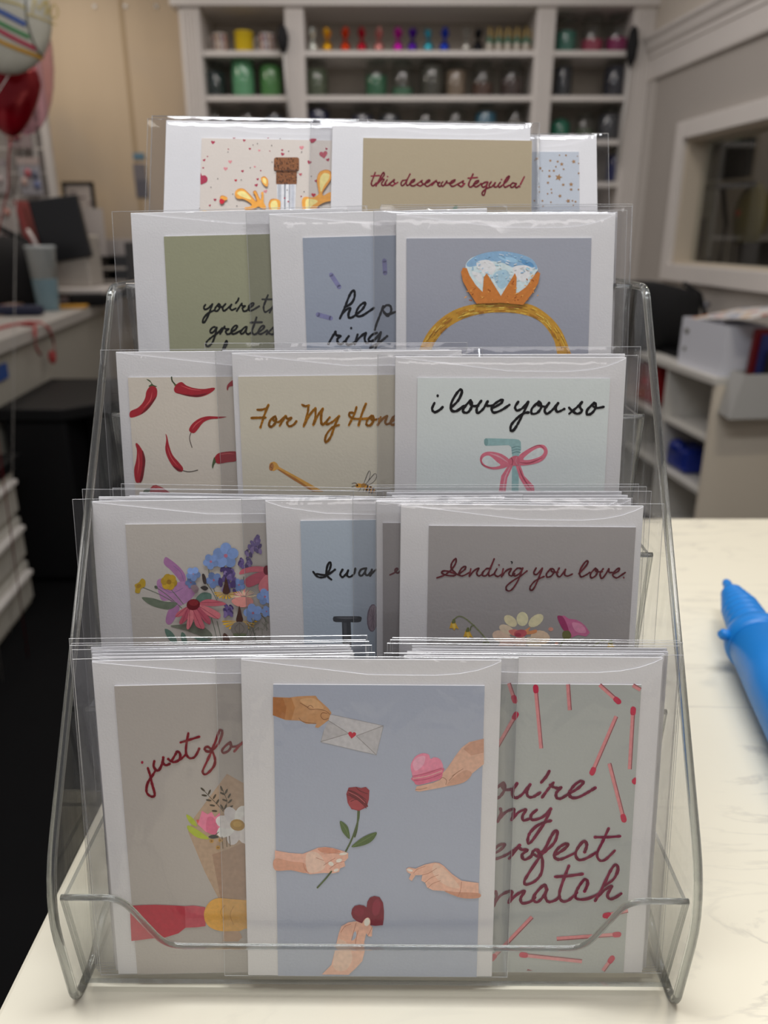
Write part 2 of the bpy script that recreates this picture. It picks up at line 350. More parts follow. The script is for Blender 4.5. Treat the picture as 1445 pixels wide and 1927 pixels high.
def art_hands(a, t):
    L = (112,66,40)
    a.poly(B5, [(204,255),(290,258),(330,252),(380,249),(428,248),(440,265),(495,315),(510,337),(505,368),(470,395),(440,417),(424,412),(432,396),(380,395),(345,378),(270,375),(204,350)], (172,128,88))
    a.poly(B5, [(204,255),(255,259),(275,310),(265,372),(204,350)], (150,96,52)); a.poly(B5, [(255,259),(300,258),(320,310),(300,376),(265,372),(275,310)], (162,112,68))
    a.poly(B5, [(345,270),(420,262),(470,315),(400,310)], (184,144,104), True)
    for s in ([(345,285),(380,305),(400,320),(440,318),(480,328),(505,348)], [(340,365),(365,385),(430,393)], [(385,308),(400,298),(415,310)], [(488,340),(462,338),(455,355),(470,372),(495,366)]): a.stroke(B5, s, .9, L)
    a.poly(B5, [(505,345),(640,373),(782,405),(765,480),(745,557),(600,525),(455,490),(468,440),(492,385)], (170,168,170))
    a.poly(B5, [(495,378),(600,445),(455,488),(470,430)], (160,157,158)); a.poly(B5, [(782,408),(640,460),(745,555)], (162,160,162))
    for s in ([(495,378),(600,445)], [(782,405),(640,458)], [(455,488),(600,445)], [(745,557),(640,458)]): a.stroke(B5, s, 1.3, (128,124,124), sm=False)
    for s in ([(505,345),(782,405)], [(455,490),(745,557)], [(782,405),(745,557)], [(455,490),(470,430)]): a.stroke(B5, s, .7, (138,135,136), sm=False)
    a.heart(B5, 618, 452, 21, (168,32,54), 8)
    a.poly(B5, [(1307,472),(1230,490),(1190,520),(1160,560),(1120,620),(1085,660),(1072,690),(1040,703),(955,722),(948,744),(970,749),(1090,727),(1200,702),(1245,655),(1307,605)], (190,152,132))
    a.poly(B5, [(1307,472),(1235,492),(1200,525),(1240,560),(1307,545)], (176,134,114)); a.poly(B5, [(1110,715),(1200,640),(1245,655),(1200,702)], (178,136,116), True)
    for s in ([(1198,630),(1160,655),(1125,692)], [(1075,688),(1092,675),(1112,690),(1108,712)], [(950,738),(980,736),(1010,728)], [(1180,640),(1140,668)]): a.stroke(B5, s, .9, (132,88,66))
    a.poly(B5, [(930,650),(925,610),(945,570),(970,553),(995,548),(1020,556),(1028,577),(1045,570),(1068,573),(1086,592),(1090,630),(1020,655),(945,678)], (202,122,144), True)
    a.poly(B5, [(935,600),(960,570),(1000,565),(990,610),(950,640)], (216,146,164), True)
    a.poly(B5, [(936,672),(1088,625),(1092,652),(1080,682),(1020,702),(960,714),(942,698)], (188,98,122), True); a.stroke(B5, [(938,680),(1010,668),(1088,640)], 2.2, (206,150,150)); a.stroke(B5, [(942,692),(1015,682),(1086,655)], 1.2, (160,66,92)); a.stroke(B5, [(934,668),(1010,652),(1086,625)], 1.2, (166,74,98))
    G = (84,98,62)
    a.stroke(B5, [(650,845),(648,900),(642,950),(632,985)], 3.4, G); a.stroke(B6, [(655,10),(652,55),(635,115),(612,175),(585,228)], 3.4, G)
    a.poly(B5, [(588,760),(600,728),(640,724),(665,730),(690,724),(709,742),(706,790),(695,830),(655,850),(615,840),(595,808)], (128,40,50))
    a.ell(B5, 640, 815, 42, 28, 12, (146,56,62)); a.poly(B5, [(600,740),(650,760),(690,800),(700,830),(660,800),(610,775)], (96,24,34), True)
    for s in ([(592,765),(630,780),(680,820),(692,835)], [(600,740),(640,755),(690,790)], [(640,727),(660,745),(700,760)], [(612,800),(640,790),(675,812)]): a.stroke(B5, s, 1.5, (88,20,32))
    a.stroke(B5, [(600,750),(645,772),(685,806)], 1.5, (164,80,84))
    a.poly(B6, [(215,222),(290,235),(360,240),(400,225),(440,208),(480,204),(520,210),(570,225),(598,236),(598,262),(578,282),(583,305),(555,316),(550,335),(520,342),(470,340),(400,347),(360,336),(300,326),(215,325)], (200,156,138))
    a.poly(B6, [(215,265),(300,280),(370,290),(380,340),(300,326),(215,325)], (188,138,116), True); a.poly(B6, [(440,212),(500,208),(560,228),(520,236),(460,232)], (186,128,106), True); a.poly(B6, [(380,240),(440,235),(480,300),(440,335),(385,330)], (212,172,156), True)
    for s in ([(470,240),(520,236),(575,240)], [(470,300),(500,280),(530,262)], [(500,318),(540,290),(578,280)], [(362,290),(372,320),(390,340)], [(430,260),(470,275)]): a.stroke(B6, s, .9, (168,108,90))
    for x, y, rx, ry, r in ((550,275,16,10,-15),(508,292,15,11,25),(572,240,22,7,-8),(535,325,14,8,-20)): a.ell(B6, x, y, rx, ry, r, (222,194,184))
    a.stroke(B6, [(510,332),(480,370),(437,417)], 3.2, G)
    for q in ([(555,68),(585,85),(600,110),(606,162),(575,135),(560,105)], [(615,205),(650,170),(700,140),(748,128),(725,170),(680,195)]): a.poly(B6, q, (72,90,50), True)
    a.stroke(B6, [(560,75),(585,110),(604,155)], .8, (104,120,74)); a.stroke(B6, [(620,203),(680,170),(745,130)], .8, (104,120,74))
    a.poly(B6, [(1280,392),(1190,380),(1140,345),(1100,305),(1075,288),(1050,285),(1000,295),(950,317),(915,310),(900,320),(908,336),(926,345),(915,370),(930,382),(950,352),(985,350),(980,380),(1000,390),(1010,415),(1040,430),(1100,434),(1170,465),(1210,472),(1280,470)], (200,158,138))
    a.poly(B6, [(1050,290),(1090,310),(1150,370),(1180,420),(1100,400),(1040,340)], (208,170,152), True); a.poly(B6, [(1100,434),(1170,440),(1280,445),(1280,470),(1190,470)], (178,130,108), True)
    for s in ([(985,350),(1020,340),(1060,315)], [(1000,390),(1030,365),(1070,350)], [(1015,418),(1040,395),(1080,380)], [(940,340),(960,320),(1000,305)], [(1170,465),(1185,430),(1190,385)]): a.stroke(B6, s, .9, (164,110,90))
    a.ell(B6, 920, 325, 16, 7, 15, (222,194,184))
    a.poly(B6, [(460,870),(510,820),(525,760),(538,700),(550,650),(562,618),(600,597),(655,590),(700,600),(725,622),(722,672),(705,672),(692,655),(682,700),(684,750),(672,800),(640,835),(600,872)], (206,158,138))
    a.poly(B6, [(540,700),(570,690),(600,720),(620,790),(580,850),(520,830)], (216,170,152), True)
    a.poly(B6, [(636,645),(622,660),(614,692),(632,684),(641,665)], (147,153,167), True)
    a.poly(B6, [(614,552),(618,528),(632,512),(655,506),(680,510),(694,520),(698,490),(712,468),(735,460),(762,466),(780,495),(785,540),(784,580),(779,612),(740,616),(712,612),(690,600),(668,602),(640,590),(622,574)], (106,20,40), False)
    a.ell(B6, 745, 520, 22, 45, 8, (122,30,52)); a.ell(B6, 655, 545, 26, 22, 0, (118,28,48))
    a.poly(B6, [(668,640),(672,600),(690,576),(706,574),(714,592),(710,622),(700,660),(688,650)], (204,156,136), True); a.ell(B6, 696, 596, 15, 21, 12, (226,196,184))
    for s in ([(560,650),(580,620),(612,606)], [(640,600),(628,640),(616,690)], [(650,640),(640,680),(636,710)], [(700,668),(715,640),(722,622)]): a.stroke(B6, s, 1.0, (170,112,92))

def art_matches(a, t):
    c = (126, 24, 74)
    t.write(T1, [[(150,180),(90,230),(45,300),(55,345),(110,330),(155,270),(165,215),(150,185),(140,225),(170,255),(240,250)],
        [(292,190),(250,260),(250,320),(285,340),(350,300),(430,200)], [(430,200),(395,270),(410,325),(460,330),(535,285)], [(630,60),(600,115),(545,180)],
        [(555,335),(610,260),(675,180)], [(640,205),(670,225),(720,240),(755,232),(705,285),(705,335),(745,348),(790,325),(830,300)],
        [(830,300),(930,240),(985,180),(955,165),(890,210),(840,285),(860,335),(930,335),(1020,290),(1110,235)],
        [(120,455),(125,500),(90,585)], [(90,585),(160,500),(240,460),(262,475),(235,570)], [(235,570),(310,490),(385,465),(350,530),(362,575),(430,555)],
        [(500,465),(440,520),(455,570),(560,540),(645,455)], [(645,455),(590,580),(520,690),(440,800),(405,805),(420,720),(490,640),(570,600),(650,578)],
        [(25,930),(110,890),(165,830),(130,825),(70,860),(28,930),(60,975),(140,955),(250,895),(320,835)], [(210,975),(270,900),(320,835)],
        [(310,850),(340,880),(400,885),(345,935),(370,985),(440,950),(460,900),(500,880),(530,910),(505,950),(470,930)],
        [(520,930),(580,880),(640,760),(690,685),(715,705),(680,810),(570,915)], [(500,885),(545,950),(560,1010),(545,1130),(480,1210),(390,1245),(370,1210),(420,1120),(500,1000),(560,920)],
        [(685,940),(780,880),(825,830),(790,822),(720,870),(680,940),(710,980),(770,975),(900,915)],
        [(1000,905),(1022,830),(990,793),(930,860),(905,930),(935,985),(1010,975),(1120,910)], [(1250,660),(1190,790),(1130,920),(1155,990),(1215,985),(1315,890)], [(1110,750),(1240,750),(1370,740)],
        [(70,1320),(78,1380),(45,1470)], [(45,1470),(110,1370),(200,1320),(240,1330),(205,1435)], [(205,1435),(290,1350),(370,1315),(330,1390),(350,1440),(430,1425),(480,1380)],
        [(600,1300),(580,1250),(510,1310),(460,1390),(500,1430),(560,1380),(605,1300)], [(605,1290),(588,1370),(620,1425),(690,1410),(740,1370)],
        [(835,1050),(780,1190),(735,1340),(760,1415),(830,1410),(920,1330)], [(690,1165),(830,1155),(975,1135)],
        [(1000,1315),(1032,1230),(1000,1190),(930,1280),(900,1370),(945,1400),(1040,1390),(1150,1340)],
        [(1110,1415),(1190,1270),(1270,1100),(1325,1035),(1347,1090),(1300,1190),(1200,1260)], [(1140,1370),(1210,1300),(1282,1265),(1238,1350),(1262,1395),(1320,1380),(1380,1340)]], 4.2, c)
    def match(C, hx, hy, tx, ty, head=True):
        d = math.hypot(tx-hx, ty-hy); ux, uy = (tx-hx)/d, (ty-hy)/d; k = C[2]/3.44; w = 13*k; nx, ny = -uy, ux
        a.poly(C, [(hx+nx*w, hy+ny*w), (tx+nx*w, ty+ny*w), (tx-nx*w, ty-ny*w), (hx-nx*w, hy-ny*w)], (186,120,122))
        s = 1 if nx > 0 else -1
        a.poly(C, [(hx+s*nx*w, hy+s*ny*w), (tx+s*nx*w, ty+s*ny*w), (tx+s*nx*w*.5, ty+s*ny*w*.5), (hx+s*nx*w*.5, hy+s*ny*w*.5)], (128,70,76))
        if head:
            h = 46*k; W2 = 18*k
            a.poly(C, [(hx-ux*8*k+nx*W2*.1, hy-uy*8*k+ny*W2*.1), (hx+nx*W2*.8, hy+ny*W2*.8), (hx+ux*h*.4+nx*W2, hy+uy*h*.4+ny*W2), (hx+ux*h+nx*w, hy+uy*h+ny*w), (hx+ux*h-nx*w, hy+uy*h-ny*w), (hx+ux*h*.4-nx*W2, hy+uy*h*.4-ny*W2), (hx-nx*W2*.8, hy-ny*W2*.8)], (166,30,62), True)
    for q in ((240,350,198,226),(370,242,407,648),(915,352,785,236),(1003,384,980,783),(732,815,893,440),(945,1120,848,745),(250,418,92,692)): match(B7, *q)
    match(B7, 580, 232, 592, 400, False); match(B7, 1000, 238, 1050, 268, False)
    a.poly(B7, [(1018,835),(995,852),(996,872),(1017,880)], (166,30,62), True)
    for q in ((78,962,340,690),(896,800,495,828),(265,928,655,970),(852,942,788,1030),(792,684,945,650)): match(B8, *q)
    a.poly(B8, [(810,712),(815,690),(838,680),(842,690),(825,705)], (166,30,62), True); a.poly(B8, [(312,1018),(345,1029),(305,1029)], (128,70,76))

def art_wildflowers(a, t):
    P = (152,104,146)
    a.poly(A8, [(598,490),(610,465),(640,480),(700,530),(735,580),(735,625),(712,630),(680,590),(640,545),(605,515)], P, True)
    a.poly(A8, [(555,620),(590,600),(660,625),(740,620),(790,660),(800,690),(760,740),(710,770),(650,790),(640,740),(590,740),(565,690)], (162,116,156), True)
    a.poly(A8, [(640,790),(700,780),(660,870),(630,892),(610,870),(620,820)], (156,108,148), True); a.stroke(A8, [(660,520),(705,560),(725,615)], 1.0, (120,90,140)); a.stroke(A8, [(570,650),(650,690),(720,660)], .8, (110,90,130))
    G = (98,106,90)
    a.poly(A8, [(460,720),(530,725),(600,745),(685,755),(640,795),(560,785),(500,760)], (96,106,88), True)
    for s in ([(470,658),(560,695),(660,748)], [(548,655),(620,705),(712,787)], [(640,665),(680,710),(722,762)], [(900,850),(920,920),(938,1000)], [(935,870),(950,930),(965,1000)], [(900,600),(905,640),(940,730)], [(870,630),(910,690),(945,760)], [(1105,590),(1095,650)], [(880,520),(885,570)], [(1210,830),(1240,860),(1250,930)], [(1150,870),(1165,930),(1180,985)], [(1140,455),(1110,560)]): a.stroke(A8, s, 1.3, G)
    a.ell(A8, 550, 655, 12, 9, 40, (80,86,70))
    for q in ([(415,640),(440,625),(460,600),(482,615),(480,650),(455,665),(445,692),(418,688),(420,660)],): a.poly(A8, q, (168,138,36), True)
    a.ell(A8, 440, 648, 18, 12, -40, (146,112,26))
    a.flower(A8, 632, 622, 52, 6, (172,138,34), (140,104,24), .5, .2, .3)
    B = (112,136,182); Y = (150,90,110)
    for q in ([(640,900),(720,890),(800,875),(860,910),(905,955),(890,990),(820,960),(740,930)],): a.poly(A8, q, (108,112,98), True)
    for q in ([(605,920),(640,930),(670,965),(683,1005),(650,1003),(620,970)], [(712,940),(735,955),(747,1008),(720,1006),(707,975)], [(785,970),(850,975),(900,990),(830,995)], [(800,740),(840,690),(900,700),(880,760)]): a.poly(A8, q, (86,112,100), True)
    for x, y, r in ((770,625,36),(915,610,52),(1075,640,42),(1240,625,40)): a.flower(A8, x, y, r, 5, (104,126,172), Y, .42, .5)
    rl = random.Random(5)
    def lav(x0, y0, x1, y1, w0, w1, n):
        for i in range(n):
            f = i/(n-1); x = x0+(x1-x0)*f + rl.uniform(-1, 1)*(w0+(w1-w0)*f); y = y0+(y1-y0)*f
            a.ell(A8, x, y, 11, 20, rl.uniform(-40, 40), rl.choice(((84,68,116),(100,84,134),(66,50,98),(122,104,150))), 8)
    lav(1185,340,1165,450,14,52,26); lav(1110,480,1115,530,40,28,20); lav(1000,530,1000,680,36,52,44); lav(1010,770,1015,830,24,26,14)
    a.flower(A8, 992, 455, 82, 5, B, Y, .43, .95, .15); a.flower(A8, 898, 492, 50, 5, B, Y, .44, .4, .16); a.flower(A8, 787, 570, 46, 5, B, (140,120,150), .44, .2, .12)
    a.poly(A8, [(842,575),(855,570),(868,600),(868,632),(850,625)], (56,46,44), True); a.poly(A8, [(832,655),(860,645),(882,660),(860,675)], (50,44,42), True); a.poly(A8, [(770,650),(800,638),(822,665),(800,692)], (118,100,104), True)
    def cone(x, y, s):
        for i in range(11):
            an = math.pi*(.02 + .096*i); a.poly(A8, [(x+15*math.cos(an), y+12*math.sin(an)), (x+s*math.cos(an+.09), y+s*.55*math.sin(an+.09)), (x+s*1.08*math.cos(an), y+s*.62*math.sin(an)), (x+s*math.cos(an-.09), y+s*.55*math.sin(an-.09))], (196,156,44) if i % 2 else (178,136,34))
        a.poly(A8, [(x-2, y-95), (x+14, y-40), (x+22, y-5), (x+8, y+12), (x-16, y+8), (x-22, y-10), (x-12, y-50)], (62,40,34), True)
    cone(995, 685, 72)
    for i in range(40):
        an = rl.uniform(-math.pi, .2); l = rl.uniform(50, 85); a.stroke(A8, [(1105+20*math.cos(an), 715+10*math.sin(an)), (1105+l*math.cos(an), 725+l*.75*math.sin(an))], 1.5, rl.choice(((204,168,150),(214,184,150),(196,130,124))), sm=False)
    a.poly(A8, [(1030,735),(1080,715),(1150,720),(1165,755),(1105,780),(1050,765)], (190,126,118), True)
    cone(1080, 865, 105)
    PK = [(164,84,94),(150,70,84),(176,100,106)]
    for i, q in enumerate(([(750,775),(690,810),(676,840),(720,832),(765,795)], [(750,790),(700,870),(715,885),(752,850),(778,800)], [(765,795),(745,905),(765,912),(792,850),(797,800)], [(788,800),(800,890),(840,915),(860,905),(840,850),(812,795)], [(812,790),(850,860),(890,887),(897,860),(870,820),(830,780)], [(828,775),(880,830),(945,852),(957,820),(900,785),(840,765)], [(828,750),(880,728),(970,745),(992,762),(920,772),(838,765)])): a.poly(A8, q, PK[i % 3], True); a.stroke(A8, [q[0], ((q[0][0]+q[2][0])/2, (q[0][1]+q[2][1])/2), q[2]], .9, (128,52,66))
    a.ell(A8, 788, 762, 43, 35, -10, (88,24,30)); a.ell(A8, 790, 750, 30, 20, 0, (112,36,40))
    for i, q in enumerate(([(1080,572),(1100,538),(1180,520),(1250,530),(1250,552),(1150,558)], [(1112,605),(1180,565),(1255,552),(1250,600),(1150,650),(1120,642)], [(1200,640),(1230,590),(1258,580),(1258,690),(1215,688)])): a.poly(A8, q, PK[i % 3], True)
    a.ell(A8, 1250, 545, 20, 30, 0, (84,24,34))
    for x, y, r in ((1240,712,52),(1165,815,60),(1250,805,36)): a.flower(A8, x, y, r, 5, B, Y, .44, .7, .13)
    a.ell(A8, 1080, 915, 56, 46, 0, (106,100,94)); a.poly(A8, [(1040,945),(1120,945),(1105,968),(1060,968)], (86,92,70), True)
    for x in (1050, 1080, 1110): a.stroke(A8, [(1080,875),(x,915),(1080,955)], .9, (84,76,72))
    a.poly(A8, [(978,945),(1000,950),(1018,990),(978,992)], (76,54,46), True)
    for i in range(26): x = rl.uniform(1130, 1265); y = rl.uniform(880, 985); a.stroke(A8, [(x, y), (x+rl.uniform(-25, 25), y-rl.uniform(10, 45))], 1.2, rl.choice(((112,110,100),(96,98,84),(150,146,138))))

def art_hammer(a, t):
    t.write(B1, [[(438,665),(475,705),(530,702),(562,650),(572,610),(563,594),(545,625),(538,680),(552,705),(576,725)], [(465,682),(540,690),(603,650)],
        [(660,650),(643,685),(662,706),(695,672),(703,655),(693,690),(715,705),(748,680),(757,640)], [(830,640),(800,650),(785,680),(800,697),(825,675),(840,638)], [(838,640),(832,682),(852,692),(872,668)], [(882,650),(868,697)], [(868,697),(895,665),(922,650),(930,690)]], 2.9, (16,16,20))
    D = (56,58,62)
    a.poly(B1, [(655,1046),(722,1046),(729,1235),(662,1235)], D); a.poly(B1, [(665,1050),(690,1050),(698,1230),(674,1230)], (72,74,78)); a.poly(B1, [(586,1022),(592,1005),(610,1002),(785,1002),(803,1008),(806,1022),(798,1043),(775,1048),(610,1046),(592,1040)], D); a.poly(B1, [(610,1012),(690,1008),(780,1014),(690,1024)], (84,86,90), True)
    a.ell(B1, 886, 1015, 42, 106, 3, (104,92,104)); a.ell(B1, 890, 1015, 36, 98, 3, (134,120,128))
    for i in range(9): an = i*.7; a.stroke(B1, [(890,1015),(890+28*math.cos(an),1015+80*math.sin(an))], .9, (108,96,106))

def art_sending(a, t, full=True):
    c = (104, 52, 58)
    t.write(T3, [[(45,180),(100,160),(150,120),(180,75),(180,42),(152,75),(150,115),(182,150),(165,165),(110,160),(80,142),(110,130),(200,158)],
        [(205,150),(245,120),(250,98),(222,112),(203,152),(228,166),(282,140)], [(288,115),(278,168)], [(278,168),(310,130),(345,112),(330,145),(345,166),(375,150)],
        [(430,115),(400,115),(368,150),(380,166),(410,150),(455,45)], [(455,45),(420,130),(420,166),(458,150)], [(475,115),(458,150),(480,170),(515,150)], [(490,88)],
        [(520,115),(508,172)], [(508,172),(540,130),(577,115),(560,150),(577,166),(602,150)], [(650,115),(620,112),(588,150),(605,166),(640,145),(660,110)], [(660,110),(625,200),(580,265),(548,270),(543,240),(590,200),(640,170),(690,130)],
        [(755,110),(738,145),(760,155),(800,110)], [(800,110),(770,190),(735,260),(713,265),(715,240),(750,200),(812,170)], [(860,115),(830,150),(835,174),(865,165),(886,130),(868,113),(868,135),(912,140)],
        [(920,110),(903,150),(925,172),(965,120)], [(965,120),(958,155),(980,167),(1015,152)], [(1062,150),(1115,90),(1125,60),(1103,70),(1068,130),(1075,172),(1110,160),(1140,140)],
        [(1180,110),(1145,150),(1150,180),(1180,165),(1196,130),(1180,113),(1187,135),(1228,135)], [(1235,115),(1213,150),(1225,184),(1255,150),(1275,115),(1277,140),(1312,140)],
        [(1310,150),(1345,130),(1350,110),(1325,125),(1303,160),(1330,180),(1365,160),(1392,142)], [(1382,178)]], 2.4, c)
    t.stroke(T3, [(576,64),(584,66),(582,76)], 2.0, (16,14,16))
    for x, y, r, w, rot, col in ((590,692,38,24,40,(212,192,156)),(650,682,36,30,90,(216,196,160)),(718,690,44,26,-38,(214,194,158)),(545,770,48,30,15,(212,176,156)),(740,775,50,36,10,(212,178,152)),(575,805,50,26,-25,(214,172,158)),(705,805,46,26,35,(212,186,160)),(640,800,40,30,90,(214,176,160)),(570,735,40,22,25,(214,184,160))): a.ell(B2, x, y, r, w, rot, col)
    a.poly(B2, [(655,745),(690,722),(682,742),(720,735),(718,752),(670,760)], (204,136,92), True); a.poly(B2, [(580,740),(620,735),(630,760),(600,765)], (200,120,110), True)
    a.ell(B2, 640, 755, 33, 20, -8, (178,84,92)); a.ell(B2, 628, 762, 16, 10, 0, (158,62,78)); a.ell(B2, 793, 733, 13, 10, 0, (196,140,124)); a.ell(B2, 822, 806, 10, 8, 0, (200,150,134))
    a.stroke(B2, [(870,782),(850,800),(838,830)], 2.6, (108,112,76))
    a.poly(B2, [(825,670),(860,664),(882,680),(920,685),(945,698),(965,715),(990,750),(970,770),(930,762),(895,776),(868,748),(845,720)], (176,96,132)); a.poly(B2, [(825,670),(850,668),(870,700),(885,748),(868,748),(845,720)], (142,50,92), True); a.poly(B2, [(900,700),(950,710),(970,750),(920,745)], (196,128,156), True)
    a.poly(B2, [(855,745),(885,742),(896,770),(872,786),(852,772)], (98,98,58), True)
    GR = (122,128,92)
    for s in ([(302,688),(330,668),(370,684),(440,750),(487,812)], [(388,738),(392,720),(408,712)], [(455,812),(455,798),(468,800)], [(1000,826),(1050,790),(1085,798),(1095,810)]): a.stroke(B2, s, 2.2, GR)
    for x, y in ((304,715),(375,758),(1095,820)):
        a.poly(B2, [(x-22,y+14),(x-12,y-18),(x+6,y-20),(x+26,y+18),(x+10,y+12),(x+4,y+25),(x-8,y+12)], (190,150,52)); a.poly(B2, [(x-10,y-12),(x+8,y-14),(x+6,y-32),(x-4,y-32)], (96,100,60), True); a.poly(B2, [(x-6,y-8),(x+6,y-8),(x+8,y+14),(x-4,y+10)], (204,172,84), True)

def art_chili(a, t):
    R = (146,26,38); D = (100,14,24); HL = (186,78,80); G = (62,76,46)
    def pep(q, hl=None, dk=None):
        a.poly(A5, q, R, True)
        if dk: a.poly(A5, dk, D, True)
        if hl: a.stroke(A5, hl, 1.6, HL, taper=2)
    a.poly(A5, [(378,330),(398,310),(362,280),(388,288),(410,318),(440,332),(405,338)], G, True)
    pep([(385,335),(415,330),(438,350),(438,400),(410,450),(370,500),(320,535),(250,555),(247,512),(300,485),(335,450),(355,410),(362,370)], [(405,370),(390,430),(340,490)], [(436,400),(410,450),(370,500),(320,535),(330,520),(390,450)])
    a.stroke(A5, [(543,265),(548,292),(575,325)], 2.6, G); a.ell(A5, 577, 325, 16, 10, 30, (84,92,50))
    pep([(560,350),(572,325),(595,305),(620,302),(650,325),(700,342),(770,350),(845,340),(848,358),(800,390),(740,407),(670,403),(610,388),(570,375)], [(610,325),(680,350),(760,362)], [(575,375),(640,388),(720,392),(800,380),(740,407),(670,403),(610,388)])
    a.stroke(A5, [(682,662),(672,705),(690,770)], 1.4, (60,40,36), cap=False)
    pep([(668,640),(690,600),(740,562),(800,545),(870,547),(938,549),(880,562),(820,567),(770,590),(730,640),(705,665),(680,660)], [(690,640),(720,600),(770,565)], None)
    a.stroke(A5, [(618,932),(670,942),(732,930)], 1.4, (52,44,40), cap=False)
    pep([(500,672),(512,690),(525,750),(550,820),(600,880),(625,915),(620,938),(590,938),(550,900),(515,840),(498,780),(505,710)], [(512,760),(540,840),(590,905)], [(620,938),(590,938),(550,900),(580,912)])
    pep([(285,745),(300,740),(335,790),(355,850),(350,920),(335,1000),(310,1020),(285,1010),(275,930),(290,860),(295,790)], [(305,800),(310,880),(300,960)], [(335,790),(355,850),(350,920),(335,1000),(315,1015),(335,900)])
    pep([(848,850),(870,815),(920,800),(1010,800),(1010,862),(940,875),(880,885),(855,870)], [(880,820),(940,812),(995,815)], None); a.poly(A5, [(850,838),(840,860),(832,900),(838,920),(848,890),(860,872)], G, True)
    a.poly(A5, [(388,1100),(390,1060),(410,1040),(435,1038),(480,1055),(545,1100)], R); a.stroke(A5, [(410,1055),(440,1050),(490,1075)], 1.6, HL, taper=2); a.poly(A5, [(343,1090),(350,1070),(388,1060),(385,1085)], G, True)
    a.poly(A5, [(938,350),(945,318),(985,285),(985,325),(955,335),(946,360)], R, True)

def art_honey(a, t):
    t.write(T5, [[(225,85),(205,115),(160,130),(120,130)], [(225,85),(190,170),(150,295)], [(65,207),(130,205),(200,203)], [(290,190),(245,225),(230,270),(250,290),(285,260),(297,215),(282,195),(270,225),(320,245),(385,190)], [(330,280),(360,230),(390,188)], [(388,195),(405,215),(440,208),(400,250),(420,285),(460,270),(487,238)],
        [(540,82),(570,97),(605,88)], [(600,95),(590,170),(555,285)], [(555,285),(610,180),(665,115)], [(665,115),(665,200),(645,270)], [(645,270),(690,180),(735,118)], [(735,118),(718,200),(728,270),(770,240)],
        [(800,200),(770,240),(775,266),(830,240),(887,190)], [(887,190),(850,270),(810,380),(772,430),(755,420),(770,360),(820,300),(887,272)],
        [(1050,105),(1030,170),(978,275)], [(1025,160),(990,158),(983,185),(1020,212),(1100,216)], [(1138,75),(1100,170),(1070,275)], [(1100,216),(1180,210)], [(1190,185),(1150,230),(1145,272),(1180,275),(1210,230),(1205,190),(1188,200),(1200,227),(1260,215)],
        [(1277,198),(1250,270)], [(1250,270),(1290,220),(1337,190),(1320,240),(1330,266),(1360,258)], [(1370,245),(1425,210),(1430,185),(1395,200),(1370,248),(1392,272),(1440,250)]], 3.2, (160, 116, 36))
    a.poly(A6, [(330,890),(340,876),(365,869),(385,882),(400,908),(530,978),(720,1085),(650,1085),(500,1000),(385,925),(360,938),(335,930)], (188,140,66)); a.poly(A6, [(400,925),(520,990),(660,1085),(640,1085),(500,1000),(385,925)], (150,98,48)); a.ell(A6, 345, 908, 17, 28, 8, (160,106,58)); a.stroke(A6, [(352,880),(335,905),(350,915),(345,935)], .8, (100,60,36))
    for q in ([(1005,1030),(1028,965),(1045,935),(1053,960),(1032,1020)], [(1020,1032),(1055,985),(1085,955),(1098,975),(1080,1010),(1040,1036)]):
        a.poly(A6, q, (178,172,160), True); a.stroke(A6, q + [q[0]], .9, (70,66,62)); a.stroke(A6, [q[0], q[2]], .7, (90,86,80))
    a.ell(A6, 972, 1042, 26, 17, 0, (196,138,46)); a.ell(A6, 1005, 1042, 20, 18, 0, (150,108,52)); a.ell(A6, 1048, 1066, 42, 22, 22, (190,134,50))
    for x in (1028, 1048, 1068): a.stroke(A6, [(x+8, 1042+(x-1028)*.4), (x, 1064+(x-1028)*.4), (x-4, 1082+(x-1028)*.4)], 2.6, (44,34,28))
    for s in ([(960,1035),(945,1022),(922,1026)], [(962,1046),(940,1042),(918,1052)], [(985,1055),(975,1075),(960,1080)], [(1010,1058),(1000,1085)], [(1085,1072),(1090,1085)]): a.stroke(A6, s, 1.0, (44,36,32))
    a.ell(A6, 960, 1038, 6, 6, 0, (40,32,28))

